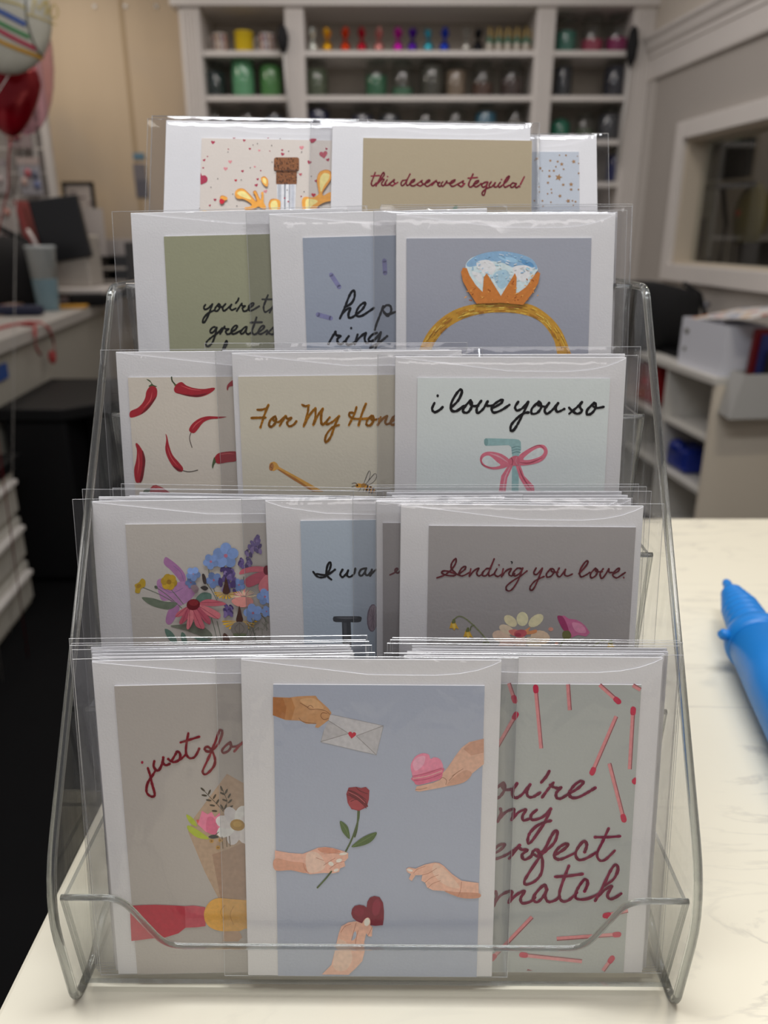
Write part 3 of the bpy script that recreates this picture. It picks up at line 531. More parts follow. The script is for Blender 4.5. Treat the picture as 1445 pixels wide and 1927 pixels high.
def art_straw(a, t):
    t.write(T2, [[(72,158),(53,205),(75,230),(115,210),(135,190)], [(97,102)], [(205,190),(255,140),(285,75),(272,55),(240,90),(203,160),(205,215),(245,220),(300,180)],
        [(352,138),(305,190),(293,225),(330,232),(360,190),(362,150),(343,143),(365,180),(412,180)], [(435,142),(403,190),(405,237),(450,205),(485,145),(478,178),(530,178)],
        [(530,195),(590,160),(600,133),(560,150),(518,190),(530,232),(590,215),(655,172)], [(722,150),(698,190),(715,217),(760,195),(800,150)], [(800,150),(775,210),(730,300),(690,365),(665,372),(668,330),(710,280),(760,240),(802,232)],
        [(882,148),(830,200),(828,240),(870,235),(902,190),(890,152),(878,175),(942,190)], [(962,158),(928,210),(945,242),(990,210),(1032,160)], [(1032,160),(1013,200),(1030,227),(1080,205)],
        [(1118,242),(1180,190),(1217,152)], [(1215,155),(1200,185),(1217,222),(1180,242),(1140,218),(1118,195)], [(1312,158),(1260,210),(1258,247),(1290,240),(1322,200),(1322,163),(1298,175),(1330,197),(1387,188)]], 3.5, (18,14,18))
    T = (132,164,164)
    a.poly(A7, [(530,520),(548,513),(690,517),(712,521),(722,532),(724,570),(714,600),(710,800),(674,800),(677,600),(672,560),(660,549),(545,553),(532,545)], T); a.ell(A7, 541, 533, 11, 20, 0, (110,142,142))
    for y in (556, 570, 584): a.stroke(A7, [(676,y+8),(700,y),(720,y+4)], 1.3, (106,138,140))
    P, L, D = (194,104,120), (214,146,156), (152,62,78)
    a.poly(A7, [(660,650),(682,655),(652,720),(642,800),(606,800),(620,710)], P); a.poly(A7, [(695,655),(720,655),(740,710),(790,762),(796,800),(762,800),(715,720)], P)
    a.stroke(A7, [(668,660),(640,720),(630,795)], 2.5, L, taper=2); a.stroke(A7, [(712,665),(735,720),(778,785)], 2.5, D, taper=2)
    BGc = (190,196,194)
    a.poly(A7, [(662,625),(620,595),(560,583),(522,594),(508,625),(528,660),(580,677),(640,667),(664,650)], P, True); a.poly(A7, [(519,630),(532,609),(560,606),(596,636),(615,655),(572,664),(535,652)], BGc, True); a.stroke(A7, [(560,592),(610,610),(655,640)], 3.0, L, taper=2); a.stroke(A7, [(515,610),(520,650),(575,672)], 1.6, D, taper=2)
    a.poly(A7, [(708,610),(760,570),(818,547),(852,556),(862,592),(832,632),(770,652),(710,652)], P, True); a.poly(A7, [(735,622),(775,585),(820,563),(843,580),(826,607),(770,626)], BGc, True); a.stroke(A7, [(715,640),(770,642),(835,615)], 2.5, D, taper=2); a.stroke(A7, [(760,572),(815,550),(852,575)], 1.8, D, taper=2)
    a.poly(A7, [(660,622),(690,605),(712,612),(714,648),(685,657),(658,646)], (188,96,112), True); a.stroke(A7, [(672,615),(680,632),(676,652)], 1.4, D); a.stroke(A7, [(700,612),(696,632),(702,650)], 1.2, L)

def art_greatest(a, t):
    t.write(T6, [[(150,300),(122,345),(140,382),(200,360),(268,292)], [(268,292),(230,400),(180,520),(130,602),(103,597),(120,530),(190,450),(287,402)], [(378,288),(325,345),(308,395),(340,412),(385,370),(397,310),(372,295),(365,332),(442,340)],
        [(492,288),(443,350),(460,407),(520,370),(592,298)], [(592,298),(568,360),(600,392),(667,363)], [(714,190),(700,230),(663,277)], [(683,407),(725,340),(767,283)], [(762,290),(778,322),(822,325),(780,360),(800,412),(850,402),(882,373)],
        [(880,370),(950,320),(972,278),(935,280),(888,330),(883,382),(930,402),(1062,328)], [(1212,138),(1175,230),(1138,340),(1155,422),(1200,412),(1292,348)], [(1113,210),(1292,210)], [(1238,437),(1332,268)],
        [(312,678),(270,690),(228,745),(250,782),(300,750),(342,688)], [(342,688),(320,800),(270,940),(200,1007),(158,985),(180,920),(260,850),(370,770),(432,698)], [(398,797),(440,730),(477,668)], [(472,680),(490,712),(542,715),(495,755),(520,802),(570,790),(612,758)],
        [(588,770),(660,720),(692,663),(650,660),(598,720),(590,782),(640,797),(742,743)], [(852,678),(810,690),(748,760),(760,797),(810,770),(852,688)], [(852,690),(838,760),(870,802),(942,768)], [(1017,518),(985,620),(943,740),(965,802),(1010,797),(1062,748)], [(918,605),(1110,598)],
        [(1048,770),(1120,720),(1152,668),(1110,663),(1058,730),(1053,787),(1100,797),(1202,738)], [(1188,802),(1250,740),(1302,688)], [(1302,690),(1318,740),(1300,802),(1240,792),(1188,738)], [(430,1100),(470,990),(505,915),(520,945),(490,1020),(450,1090)]], 2.6, (20,22,20))

def art_ringtext(a, t):
    t.write(T7, [[(380,670),(460,490),(555,250),(618,163),(648,195),(640,300),(580,400),(470,462)], [(400,622),(480,520),(572,478),(540,570),(540,642),(592,652),(672,600)], [(668,602),(780,510),(842,410),(820,383),(738,440),(678,550),(690,622),(770,622),(860,570),(997,478)],
        [(1165,440),(1110,600),(1050,750),(1013,872)], [(1165,480),(1222,430),(1292,440),(1312,520),(1280,582),(1210,582),(1160,520)], [(1180,560),(1240,622),(1300,582),(1390,548)],
        [(173,1127),(250,990),(302,908)], [(298,925),(320,972),(397,985),(335,1040),(350,1112),(400,1132),(462,1088)], [(542,988),(488,1070),(510,1132),(560,1142),(642,1098)], [(585,842)], [(702,958),(648,1132)], [(648,1132),(730,1020),(852,928),(828,1020),(850,1102),(897,1110)],
        [(1052,928),(970,960),(903,1040),(925,1082),(1010,1050),(1122,918)], [(1122,918),(1080,1070),(1030,1200),(960,1330),(900,1370)], [(930,1200),(1100,1100),(1237,988)]], 3.2, (18,20,28))
    V = (112,112,146)
    for s in ([(182,300),(215,350)], [(127,464),(180,479)], [(401,242),(404,293)]): a.stroke(A4, s, 8.5, V, sm=False)

def art_ring(a, t):
    G = (176,130,42)
    out = spline([(548,600),(585,530),(650,468),(730,430),(830,415),(930,415),(1010,425),(1080,470),(1130,530),(1165,612),(1180,660)], 4); inn = spline([(1120,660),(1110,612),(1095,560),(1050,500),(990,468),(900,455),(810,460),(730,480),(660,520),(615,570),(590,620),(578,660)], 4)
    a.poly(A4, [(525,660)] + out + inn, G)
    rl = random.Random(11)
    ir = inn[::-1]; K = min(len(out), len(ir))
    for i in range(110):
        j = rl.randrange(1, K - 3); q = rl.uniform(.12, .88); n = rl.choice((1, 2))
        pt = lambda k: (out[k][0]*(1-q) + ir[k][0]*q, out[k][1]*(1-q) + ir[k][1]*q)
        a.stroke(A4, [pt(j), pt(j + n)], rl.uniform(1.2, 3.2), rl.choice(((202,168,66),(156,104,34),(192,150,48),(142,88,30),(206,178,84))), sm=False, taper=2)
    a.poly(A4, [(735,272),(748,240),(780,222),(830,208),(890,204),(960,216),(1010,238),(1032,275),(1022,295),(990,350),(950,380),(880,400),(800,385),(760,335)], (186,200,208), True)
    a.poly(A4, [(742,250),(780,222),(830,208),(890,204),(960,216),(1012,240),(1030,278),(985,265),(935,272),(890,252),(830,245),(785,262),(745,268)], (122,156,184), True)
    for q, c in (([(780,250),(830,240),(860,270),(840,300),(800,290)], (206,214,220)), ([(930,270),(985,262),(1010,285),(975,330),(945,310)], (208,216,222)), ([(850,300),(900,280),(920,320),(880,360)], (150,178,192)), ([(760,290),(800,300),(800,340)], (208,216,220)), ([(870,225),(930,230),(950,250),(900,245)], (140,176,200)), ([(960,235),(1005,250),(1015,268),(975,258)], (84,132,172))): a.poly(A4, q, c, True)
    for i in range(90): x = rl.uniform(755, 1015); y = rl.uniform(215, 350); a.stroke(A4, [(x, y), (x+rl.uniform(-14, 14), y+rl.uniform(-4, 4))], rl.uniform(.8, 2), rl.choice(((150,186,206),(214,220,224),(128,168,196),(196,208,214))), sm=False) if (x-885)**2/150**2 + (y-270)**2/75**2 < .85 else None
    C = (164,100,46)
    a.poly(A4, [(716,290),(724,272),(740,274),(752,305),(778,345),(805,372),(810,310),(822,296),(832,310),(880,388),(925,315),(938,294),(945,312),(942,382),(985,350),(1020,300),(1032,288),(1042,295),(1034,335),(1010,376),(972,425),(880,416),(780,420),(748,372),(724,328)], C)
    for i in range(60):
        x = rl.uniform(730, 1030); y = rl.uniform(300, 415)
        if y > 385 or abs(abs(x-880)-50) < 14 and y > 320 or abs(abs(x-880)-125) < 22 and y < 380: a.stroke(A4, [(x, y), (x+rl.uniform(-10, 10), y+rl.uniform(-6, 6))], rl.uniform(1, 2.2), rl.choice(((186,126,62),(140,78,38),(196,140,72))), sm=False)

def art_champagne(a, t):
    Mn, Pk, Rd = (150,42,66), (192,122,126), (168,30,46)
    for x, y, s, c in ((462,190,13,Mn),(655,178,9,Mn),(690,230,8,Mn),(748,240,8,Pk),(557,232,5,Mn),(428,278,5,Mn),(408,300,9,Mn),(568,310,12,Pk),(540,353,13,Pk),(720,341,7,Pk),(645,368,9,Mn),(402,348,6,Mn),(603,425,9,Rd),(738,418,8,Mn),(730,455,11,Mn),(787,493,12,Pk),(890,238,7,Mn),(892,263,11,Mn),(1010,223,14,Pk),(1145,265,26,(160,70,82)),(1163,230,8,Mn),(1172,298,11,Mn),(1057,313,13,Mn),(1003,388,10,(168,84,92)),(813,244,4,Mn),(757,365,5,Mn),(443,580,7,Mn),(475,545,9,Mn),(683,555,9,Mn),(1083,515,14,Rd),(1108,608,16,Mn),(1100,428,10,Mn),(1007,524,5,Mn),(1020,585,6,Mn)): a.heart(A1, x, y, s, c, (x*7 % 50) - 25)
    a.poly(A1, [(386,380),(395,396),(412,394),(428,410),(424,434),(400,446),(386,446)], Mn, True); a.poly(A1, [(1060,170),(1102,170),(1085,190),(1068,192)], Mn, True); a.poly(A1, [(580,162),(605,162),(592,168)], Mn); a.poly(A1, [(795,162),(810,162),(802,168)], Mn)
    for x, y in ((555,250),(710,207),(737,198),(693,347),(637,422),(492,415),(450,468),(585,510),(610,583),(930,245),(1025,495),(828,312),(1070,400),(380,598),(825,210),(878,168),(1010,250)): a.ell(A1, x, y, 3.5, 3.5, 0, (96,84,84), 6)
    a.poly(A1, [(856,446),(976,446),(970,640),(862,640)], (196,196,198))
    for x0, x1, c in ((862,884,(160,162,166)),(892,900,(214,214,214)),(902,912,(128,130,136)),(916,930,(210,210,210)),(931,941,(150,152,158)),(945,966,(172,174,180))): a.poly(A1, [(x0,448),(x1,448),(x1-2,640),(x0,640)], c)
    a.ell(A1, 905, 536, 6, 5, 0, Mn, 8); a.ell(A1, 928, 557, 6, 5, 0, Mn, 8); a.ell(A1, 921, 486, 4, 4, 0, (90,80,80), 6)
    K = (112,68,36)
    a.poly(A1, [(853,362),(980,362),(980,442),(976,450),(857,450),(852,442)], K); a.poly(A1, [(840,292),(850,284),(985,284),(994,292),(994,356),(984,368),(850,368),(838,358)], (118,72,38))
    rl = random.Random(2)
    for i in range(120):
        x = rl.uniform(842, 992); y = rl.uniform(288, 446)
        if y > 366 and not 856 < x < 978: continue
        a.ell(A1, x, y, rl.uniform(2, 6), rl.uniform(2, 4), rl.uniform(0, 90), rl.choice(((64,38,22),(74,44,26),(140,90,52),(52,32,20))), 6)
    a.stroke(A1, [(842,368),(990,368)], 1.6, (60,36,22), sm=False)
    O, HL, DK = (198,138,58), (222,186,120), (160,98,34)
    def blob(q, h=None):
        a.poly(A1, q, O, True)
        if h: a.poly(A1, h, HL, True)
        a.stroke(A1, q[:max(3, len(q)//2)], 1.3, DK, taper=2)
    blob([(598,510),(612,485),(650,480),(690,515),(722,552),(735,555),(724,520),(712,500),(728,494),(745,530),(757,548),(764,525),(760,505),(775,502),(777,560),(792,598),(772,605),(745,590),(715,605),(680,610),(658,606),(660,596),(690,590),(702,575),(655,545),(612,540)], [(614,512),(628,495),(662,500),(700,545),(650,532)])
    blob([(760,412),(782,405),(803,425),(800,465),(780,458),(764,435)], [(770,415),(790,420),(792,450),(775,440)])
    blob([(806,580),(820,548),(850,542),(878,556),(878,600),(870,640),(825,640)], [(818,580),(830,556),(855,556),(864,590),(850,625),(830,615)])
    a.poly(A1, [(504,548),(520,538),(535,555),(525,572),(508,570)], Rd, True); blob([(505,540),(518,523),(548,530),(552,545),(535,552),(520,542)])
    blob([(1112,480),(1105,420),(1122,378),(1160,364),(1188,375),(1196,410),(1170,455),(1140,500),(1145,522),(1175,505),(1196,505),(1196,550),(1150,565),(1110,590),(1090,640),(1030,640),(1012,560),(1030,530),(1080,533),(1115,512)], [(1122,425),(1145,385),(1180,390),(1178,420),(1150,460),(1130,500)])
    a.poly(A1, [(1040,545),(1085,545),(1110,560),(1070,590),(1050,625),(1035,590)], HL, True); a.stroke(A1, [(1145,618),(1165,610),(1190,618)], 1.6, (190,176,140)); a.stroke(A1, [(395,622),(412,616),(430,622)], 1.6, (200,180,140))

def art_tequila(a, t):
    t.write(T4, [[(75,68),(55,120),(40,165),(55,187),(85,160)], [(38,100),(110,95)], [(82,187),(115,120),(140,75),(153,72),(148,100),(112,138)], [(95,165),(130,132),(152,130),(130,165),(145,183),(167,165)], [(180,132),(160,165),(172,183),(205,160)], [(183,105)],
        [(188,182),(220,150),(242,130),(236,148),(246,165),(225,184),(198,172)], [(225,184),(272,155)], [(347,135),(315,140),(300,165),(310,184),(335,165),(380,82)], [(380,82),(348,150),(355,182),(385,165)], [(380,168),(415,145),(420,128),(395,140),(378,170),(405,187),(440,170),(485,138)],
        [(485,138),(480,152),(492,168),(470,187),(443,176)], [(470,187),(510,165),(548,148),(550,133),(525,145),(510,172),(535,190),(580,158),(612,138)], [(570,182),(600,150),(612,138)], [(610,145),(620,157),(640,155),(622,175),(640,190),(658,180)],
        [(667,150),(653,170),(665,190),(690,165),(702,143),(705,160),(737,160)], [(735,168),(765,150),(773,133),(745,145),(730,172),(755,190),(800,168),(847,143)], [(847,145),(842,160),(852,172),(830,192),(803,178)], [(830,192),(860,165)],
        [(932,82),(910,130),(893,175),(910,197),(945,172)], [(888,118),(970,112)], [(942,174),(975,155),(980,138),(955,148),(938,175),(960,194),(1005,165)], [(1055,150),(1025,160),(1008,180),(1020,197),(1045,185),(1062,153)], [(1062,153),(1045,210),(1030,264),(1013,262),(1015,240),(1045,212),(1077,200)],
        [(1092,150),(1073,180),(1090,197),(1127,158)], [(1127,158),(1116,185),(1130,197),(1157,180)], [(1172,155),(1153,180),(1165,197),(1195,175)], [(1182,130)], [(1195,175),(1235,135),(1250,103),(1233,110),(1203,160),(1210,197),(1250,180)],
        [(1302,165),(1280,160),(1260,182),(1270,200),(1290,190),(1312,163)], [(1312,165),(1303,190),(1315,202),(1337,185)], [(1382,105),(1348,172)], [(1342,192)]], 2.2, (118,36,54))
    a.poly(A2, [(552,535),(560,517),(570,512),(582,515),(578,530),(575,560),(552,560)], (28,84,44), True)

def art_stars(a, t):
    rl = random.Random(4); B = (132,98,62)
    for x, y, s in ((1085,267,9),(1125,272,9),(1147,286,12),(1170,238,7),(1212,272,13),(1012,256,11),(1080,322,7),(1104,322,9),(1080,352,11),(1130,358,21),(1072,387,9),(1155,398,10),(1198,396,13),(1198,424,10),(1090,423,6),(1092,442,6),(1137,459,11),(1182,486,13),(1070,447,6),(1205,485,6),(1222,490,7),(1042,485,7),(1088,493,6),(1045,515,6),(998,485,6),(1239,336,7),(1239,282,5),(1135,237,5),(1232,243,4),(1157,313,6),(1115,300,6),(1030,308,9),(1042,322,5),(1023,410,6),(1238,424,6),(1000,265,4),(1025,437,5),(1210,510,5)):
        if s >= 8: a.star(A2, x, y, s, B, rl.uniform(-.4, .4))
        else: a.ell(A2, x, y, s*.75, s*.75, 0, B, 8)
# ================================================================== table, rack
TZ = 0.91
def table_mat():
    m = bpy.data.materials.new('white_marble_laminate'); m.use_nodes = True; nt = m.node_tree; b = nt.nodes['Principled BSDF']
    b.inputs['Roughness'].default_value = .32; b.inputs['Specular IOR Level'].default_value = .4
    tc = nt.nodes.new('ShaderNodeTexCoord')
    mp = nt.nodes.new('ShaderNodeMapping'); mp.inputs['Rotation'].default_value = (0, 0, .5); mp.inputs['Scale'].default_value = (1.5, 5.5, 1)
    nt.links.new(tc.outputs['Object'], mp.inputs[0])
    n = nt.nodes.new('ShaderNodeTexNoise'); n.inputs['Scale'].default_value = 2.6; n.inputs['Detail'].default_value = 7; n.inputs['Roughness'].default_value = .55; n.inputs['Distortion'].default_value = 1.1
    nt.links.new(mp.outputs[0], n.inputs['Vector'])
    s = nt.nodes.new('ShaderNodeMath'); s.operation = 'SUBTRACT'; s.inputs[1].default_value = .5; nt.links.new(n.outputs[0], s.inputs[0])
    ab = nt.nodes.new('ShaderNodeMath'); ab.operation = 'ABSOLUTE'; nt.links.new(s.outputs[0], ab.inputs[0])
    r = nt.nodes.new('ShaderNodeMapRange'); r.inputs[1].default_value = 0; r.inputs[2].default_value = .022; r.inputs[3].default_value = 1; r.inputs[4].default_value = 0; nt.links.new(ab.outputs[0], r.inputs[0])
    n2 = nt.nodes.new('ShaderNodeTexNoise'); n2.inputs['Scale'].default_value = 5; n2.inputs['Detail'].default_value = 2; nt.links.new(tc.outputs['Object'], n2.inputs['Vector'])
    r2 = nt.nodes.new('ShaderNodeMapRange'); r2.inputs[1].default_value = .45; r2.inputs[2].default_value = .7; r2.inputs[3].default_value = .0; r2.inputs[4].default_value = .75; nt.links.new(n2.outputs[0], r2.inputs[0])
    mu = nt.nodes.new('ShaderNodeMath'); mu.operation = 'MULTIPLY'; nt.links.new(r.outputs[0], mu.inputs[0]); nt.links.new(r2.outputs[0], mu.inputs[1])
    mx = nt.nodes.new('ShaderNodeMix'); mx.data_type = 'RGBA'; mx.inputs[6].default_value = (.80, .745, .605, 1); mx.inputs[7].default_value = (.40, .37, .33, 1)
    sx = nt.nodes.new('ShaderNodeSeparateXYZ'); nt.links.new(tc.outputs['Object'], sx.inputs[0])
    r3 = nt.nodes.new('ShaderNodeMapRange'); r3.inputs[1].default_value = .12; r3.inputs[2].default_value = .24; r3.inputs[3].default_value = .12; r3.inputs[4].default_value = 1; nt.links.new(sx.outputs[0], r3.inputs[0])
    m2 = nt.nodes.new('ShaderNodeMath'); m2.operation = 'MULTIPLY'; nt.links.new(mu.outputs[0], m2.inputs[0]); nt.links.new(r3.outputs[0], m2.inputs[1])
    nt.links.new(m2.outputs[0], mx.inputs[0]); nt.links.new(mx.outputs[2], b.inputs['Base Color']); return m
tb = MB().box((-.206, -.35, TZ - .035), (1.35, 1.045, TZ)).build('counter_top', table_mat(), bevel=.003)
tr = thing('display_counter', 'near counter with a cream marbled top carrying the clear card rack', 'counter', (0, 0, 0))
tb.parent = tr
MB().box((-.16, -.33, .0), (1.30, 1.0, TZ - .035)).build('cabinet_body', mat('counter_body', (.62, .6, .56, 1), .6), tr)

# ---- acrylic rack
RX = -.005; XI = .1575
RM = Matrix.Translation((RX, .31, TZ)) @ Matrix.Rotation(math.radians(-.45), 4, 'Z') @ Matrix.Translation((0, -.31, 0))
rack = thing('card_rack', 'clear acrylic five tier card rack standing on the marbled counter', 'card rack', M=RM)
def fillet(pts, rads, n=6):
    out = []; k = len(pts)
    for i in range(k):
        p, a, b = Vector(pts[i]), Vector(pts[i - 1]), Vector(pts[(i + 1) % k]); r = rads[i]
        if not r: out.append(tuple(p)); continue
        u, w = (a - p).normalized(), (b - p).normalized(); d = min(r, (a - p).length * .45, (b - p).length * .45)
        q0, q1 = p + u * d, p + w * d
        for j in range(n + 1): t = j / n; out.append(tuple(q0 * (1 - t) ** 2 + p * 2 * t * (1 - t) + q1 * t * t))
    return out
SIDE = fillet([(.298, .0), (.2895, .080), (.4815, .358), (.556, .358), (.556, .0), (.50, .0), (.47, .012), (.345, .012), (.322, .0)], [.010, .030, .008, .008, .006, .004, .004, .010, .006])
for sx in (-1, 1):
    m = MB(); x0 = sx * (XI + .0012)
    m.prism([(x0, y, z) for y, z in SIDE], (sx * .0040, 0, 0), ACRYL, ACRYL_EDGE)
    sp = m.build('side_panel', None, rack, bevel=.0008, seg=2)
    r_ = MB(); r_.tube([(x0 + sx * .0020, y + .0004, z + .0004) for y, z in SIDE[::1]], .00235, RIM, 10, closed=True, axis=(1, 0, 0)); r_.build('rounded_rim', None, sp)
def tier_y(k): return .2955 + .0462 * k + (.013 if k else 0) + (.005 if k == 4 else .004 if k == 2 else 0)
def tier_z(k): return .006 + .0708 * k
LIPT = .0028
for k in range(5):
    m = MB(); zb, zt = tier_z(k), tier_z(k) + .069; yt = tier_y(k); yb = yt + (.0055 if k else .0095)
    def Y(z): return yb + (yt - yb) * (z - zb) / .069
    # lip with a scooped cut-out
    half = fillet([(.1575, zt), (.1275, zt), (.1095, zt - .0385), (.0, zt - .0385)], [0, .009, .010, 0])
    top = half + [(-x, z) for x, z in half[::-1]][1:]
    prof = [(XI, zb)] + top + [(-XI, zb)]
    m.prism([(x, Y(z), z) for x, z in prof], (0, LIPT, 0), ACRYL, ACRYL_EDGE)
    lp = m.build('front_lip', None, rack)
    r_ = MB(); r_.tube([(x, Y(z) + LIPT * .5, z) for x, z in top], .0015, RIM, 8, axis=(0, 1, 0)); r_.build('rounded_edge', None, lp)
    yback = min(tier_y(k + 1) + .0055, .5515)
    f = MB(); f.box((-XI, yb + LIPT, zb - .0028), (XI, yback, zb), ACRYL)
    zback = tier_z(k + 1) - .003 if k < 4 else .355
    f.box((-XI, yback, zb - .0028), (XI, yback + .0028, zback), ACRYL)
    f.build('pocket', None, rack)
    # inner cheek at either end of the pocket: bar from lip corner to foot of the next lip
    for sx in (-1, 1):
        e = MB(); xx = sx * (XI - .0002)
        if k < 4: q = [(xx, yt + LIPT, zt - .001), (xx, yb + LIPT, zb), (xx, yback, zb), (xx, yback, zback)]
        else: q = [(xx, yt + LIPT, zt - .001), (xx, yb + LIPT, zb), (xx, yback, zb), (xx, yback, .355)]
        e.prism(q, (-sx * .0020, 0, 0), ACRYL, ACRYL_EDGE); e.build('pocket_cheek', None, rack)

# ================================================================== cards
TIERS = [((.309, .0085), (.3425, .18)), ((.3665, .0800), (.3985, .2514)), ((.4165, .1505), (.4475, .3246)), ((.4585, .2215), (.5010, .4006)), ((.5075, .2925), (.5760, .46))]
def frame(tier, off):
    (yb, zb), (yt, zt) = TIERS[tier]
    T = Vector((0, yt - yb, zt - zb)).normalized(); N = Vector((0, -T.z, T.y))
    B = Vector((0, yb, TZ + zb)) - N * off
    return B, T, N
EW, EH = .133, .1795
def greeting_card(label, tier, off, env, card=None, bgc=(150, 150, 160), art=None, marg=(.012, .012, .004), flap='L', group='greeting cards in clear sleeves', wide=None, eh=None, cname='card'):
    """env: ('L', top-left px, lower-left px) or ('R', top-right px, lower-right px); card: ('L'|'R', top corner px, width or None, other corner px)"""
    B, T, N = frame(tier, off)
    p1 = hit(env[1][0], env[1][1], B, N); p2 = hit(env[2][0], env[2][1], B, N)
    Z = (p1 - p2).normalized(); Y = -N; X = Y.cross(Z).normalized()
    w = wide or EW
    tl = p1 if env[0] == 'L' else p1 - X * w
    # envelope runs down to the pocket floor
    h = (tl - B).dot(Z) / 1.0
    base = B.z
    ctop = tl + X * (w / 2)
    h = (ctop.z - base) / Z.z
    if eh: h = eh
    O = ctop - Z * h
    M = Matrix((X, Y, Z)).transposed().to_4x4(); M.translation = O
    t = thing('greeting_card', label, 'greeting card', M=M, group=group)
    hw = w / 2
    e = MB().box((-hw, -.0006, 0), (hw, .0002, h), PAPER).build('envelope', PAPER, t, bevel=.0003, seg=1)
    fl = [(-hw + .0003, h - .0006), (-.02 * hw, h - .0082), (.25 * hw, h - .0084)] if flap == 'L' else [(-hw + .0003, h - .0006), (-hw * .85, h - .004), (-hw * .5, h - .0078), (-.1 * hw, h - .0088)]
    fl += [(.5 * hw, h - .0084), (.68 * hw, h - .0074), (.82 * hw, h - .0055), (.93 * hw, h - .0028), (hw - .0003, h - .0006)]
    MB().prism([(x, -.00062, z) for x, z in [(-hw + .0003, .0003)] + fl + [(hw - .0003, .0003)]], (0, -.00042, 0), PAPER).build('front_panel', PAPER, e)
    if card:
        a0 = Art(M, -.0018)
        q = a0.loc(PX, card[1])
        if card[0] == 'L':
            cl, ct = q; cr = a0.loc(PX, card[3])[0] if card[3] else cl + (card[2] or .112)
        else:
            cr, ct = q; cl = a0.loc(PX, card[3])[0] if card[3] else cr - (card[2] or .112)
        cm = mat('card_stock_%d_%d_%d' % bgc, rgb(*bgc, INKK), .62, noise_amt=.012, nscale=300, bump=.05, bscale=700, spec=.25)
        c = MB().box((cl, -.0018, .0006), (cr, -.0011, ct), PAPER); c.mats.append(cm); c.mi[2] = 1
        c = c.build(cname, None, t)
        if art:
            a = Art(M, -.00183); tx = Art(M, -.00183); art(a, tx); 
            a.build('printed_artwork', c)
            tx.y -= a.L * 4e-6 + 1.5e-5
            tx.v = [(x, y - a.L * 4e-6 - 1.5e-5, z) for x, y, z in tx.v]
            tx.build('printed_lettering', c)
    # clear sleeve: closed pouch with pinched margins
    mL, mR, mT = marg
    x0, x1, z0, z1 = -hw - mL, hw + mR, -.0008, h + mT
    nx, nz = 26, 22; s = MB(); fr = []; bk = []; sd = random.random() * 50
    xs = sorted(set([x0, x1] + [x0 + (x1 - x0) * i / nx for i in range(nx + 1)])); zs = [z0 + (z1 - z0) * j / nz for j in range(nz)] + [h - .001, h + .0012, z1]; zs = sorted(zs)
    def dep(x, z):
        ex = min((x - x0) / (mL + .004), (x1 - x) / (mR + .004), 1); ez = min((z1 - z) / (mT + .003), 1)
        ex = max(ex, 0) ** .7; ez = max(ez, 0) ** .5; return min(ex, 1) * min(ez, 1)
    for z in zs:
        for x in xs:
            d = dep(x, z); wv = noise.noise(Vector((x * 22 + sd, z * 16, sd))) * .00022 * d
            fr.append((x, -.0001 - (.0024 if card else .0012) * d + wv * (1 if card else .3), z)); bk.append((x, -.0000 + .0004 * d, z))
    K = len(xs); n = s.verts(fr); n2 = s.verts(bk)
    for j in range(len(zs) - 1):
        for i in range(K - 1):
            q = (j*K+i, j*K+i+1, (j+1)*K+i+1, (j+1)*K+i)
            s.face([n + a for a in q], FILM, True); s.face([n2 + a for a in q[::-1]], FILM, True)
    sl = s.build('clear_sleeve', None, t, fix=False)
    ed = MB(); r = .00020
    ed.tube([(x0, -.0001, z0), (x0, -.0001, z1), (x1, -.0001, z1), (x1, -.0001, z0)], r, FILM_EDGE, 5, closed=True, smooth=False)
    ed.build('sealed_edge', None, sl)
    return t

def stack_behind(what, tier, off0, step, tops, count=None, side='L', slope=None, wide=None, group=None, marg=(.012, .012, .004)):
    """plain white envelopes filed behind a front card; tops: list of (top px, lower px)"""
    n = len(tops)
    for i, (a, b) in enumerate(tops):
        nm = {0: 'directly', 1: 'second', 2: 'third', 3: 'fourth'}[i]
        lab = 'white envelope in a clear sleeve %s behind the %s card' % (nm, what) if i == 0 else 'white envelope in a clear sleeve, %s one back behind the %s card' % (nm, what)
        greeting_card(lab, tier, off0 + step * i, (side, a, b), marg=(marg[0] + .001 * (i % 2), marg[1] - .0008 * (i % 3), .004 + .0006 * (i % 2)), group=group or 'envelopes filed behind the front cards', wide=wide)

GB = 'greeting cards in clear sleeves'
# tier 5 (back, top)
greeting_card('greeting card with popping cork and red hearts, top tier left', 4, .0031, ('L', (313, 226.7), (307.8, 400)), ('L', (379.4, 260), .108, None), (186, 177, 168), art_champagne, (.0125, .008, .001), 'L')
greeting_card('grey greeting card sprinkled with bronze stars, top tier right', 4, .0031, ('R', (1122, 254), (1124, 399.6)), ('R', (1089, 285.4), .108, None), (158, 163, 170), art_stars, (.008, .008, .001), 'L')
greeting_card('tan greeting card reading this deserves tequila, top tier centre', 4, 0, ('L', (625.4, 228), (622, 400)), ('L', (683.5, 259.5), None, (1001, 261)), (143, 130, 106), art_tequila, (.0145, .006, .001), 'L')
stack_behind('popping cork', 4, .0052, .0019, [((314, 229), (309, 402)), ((316, 232), (311, 404))], marg=(.010, .008, .001))
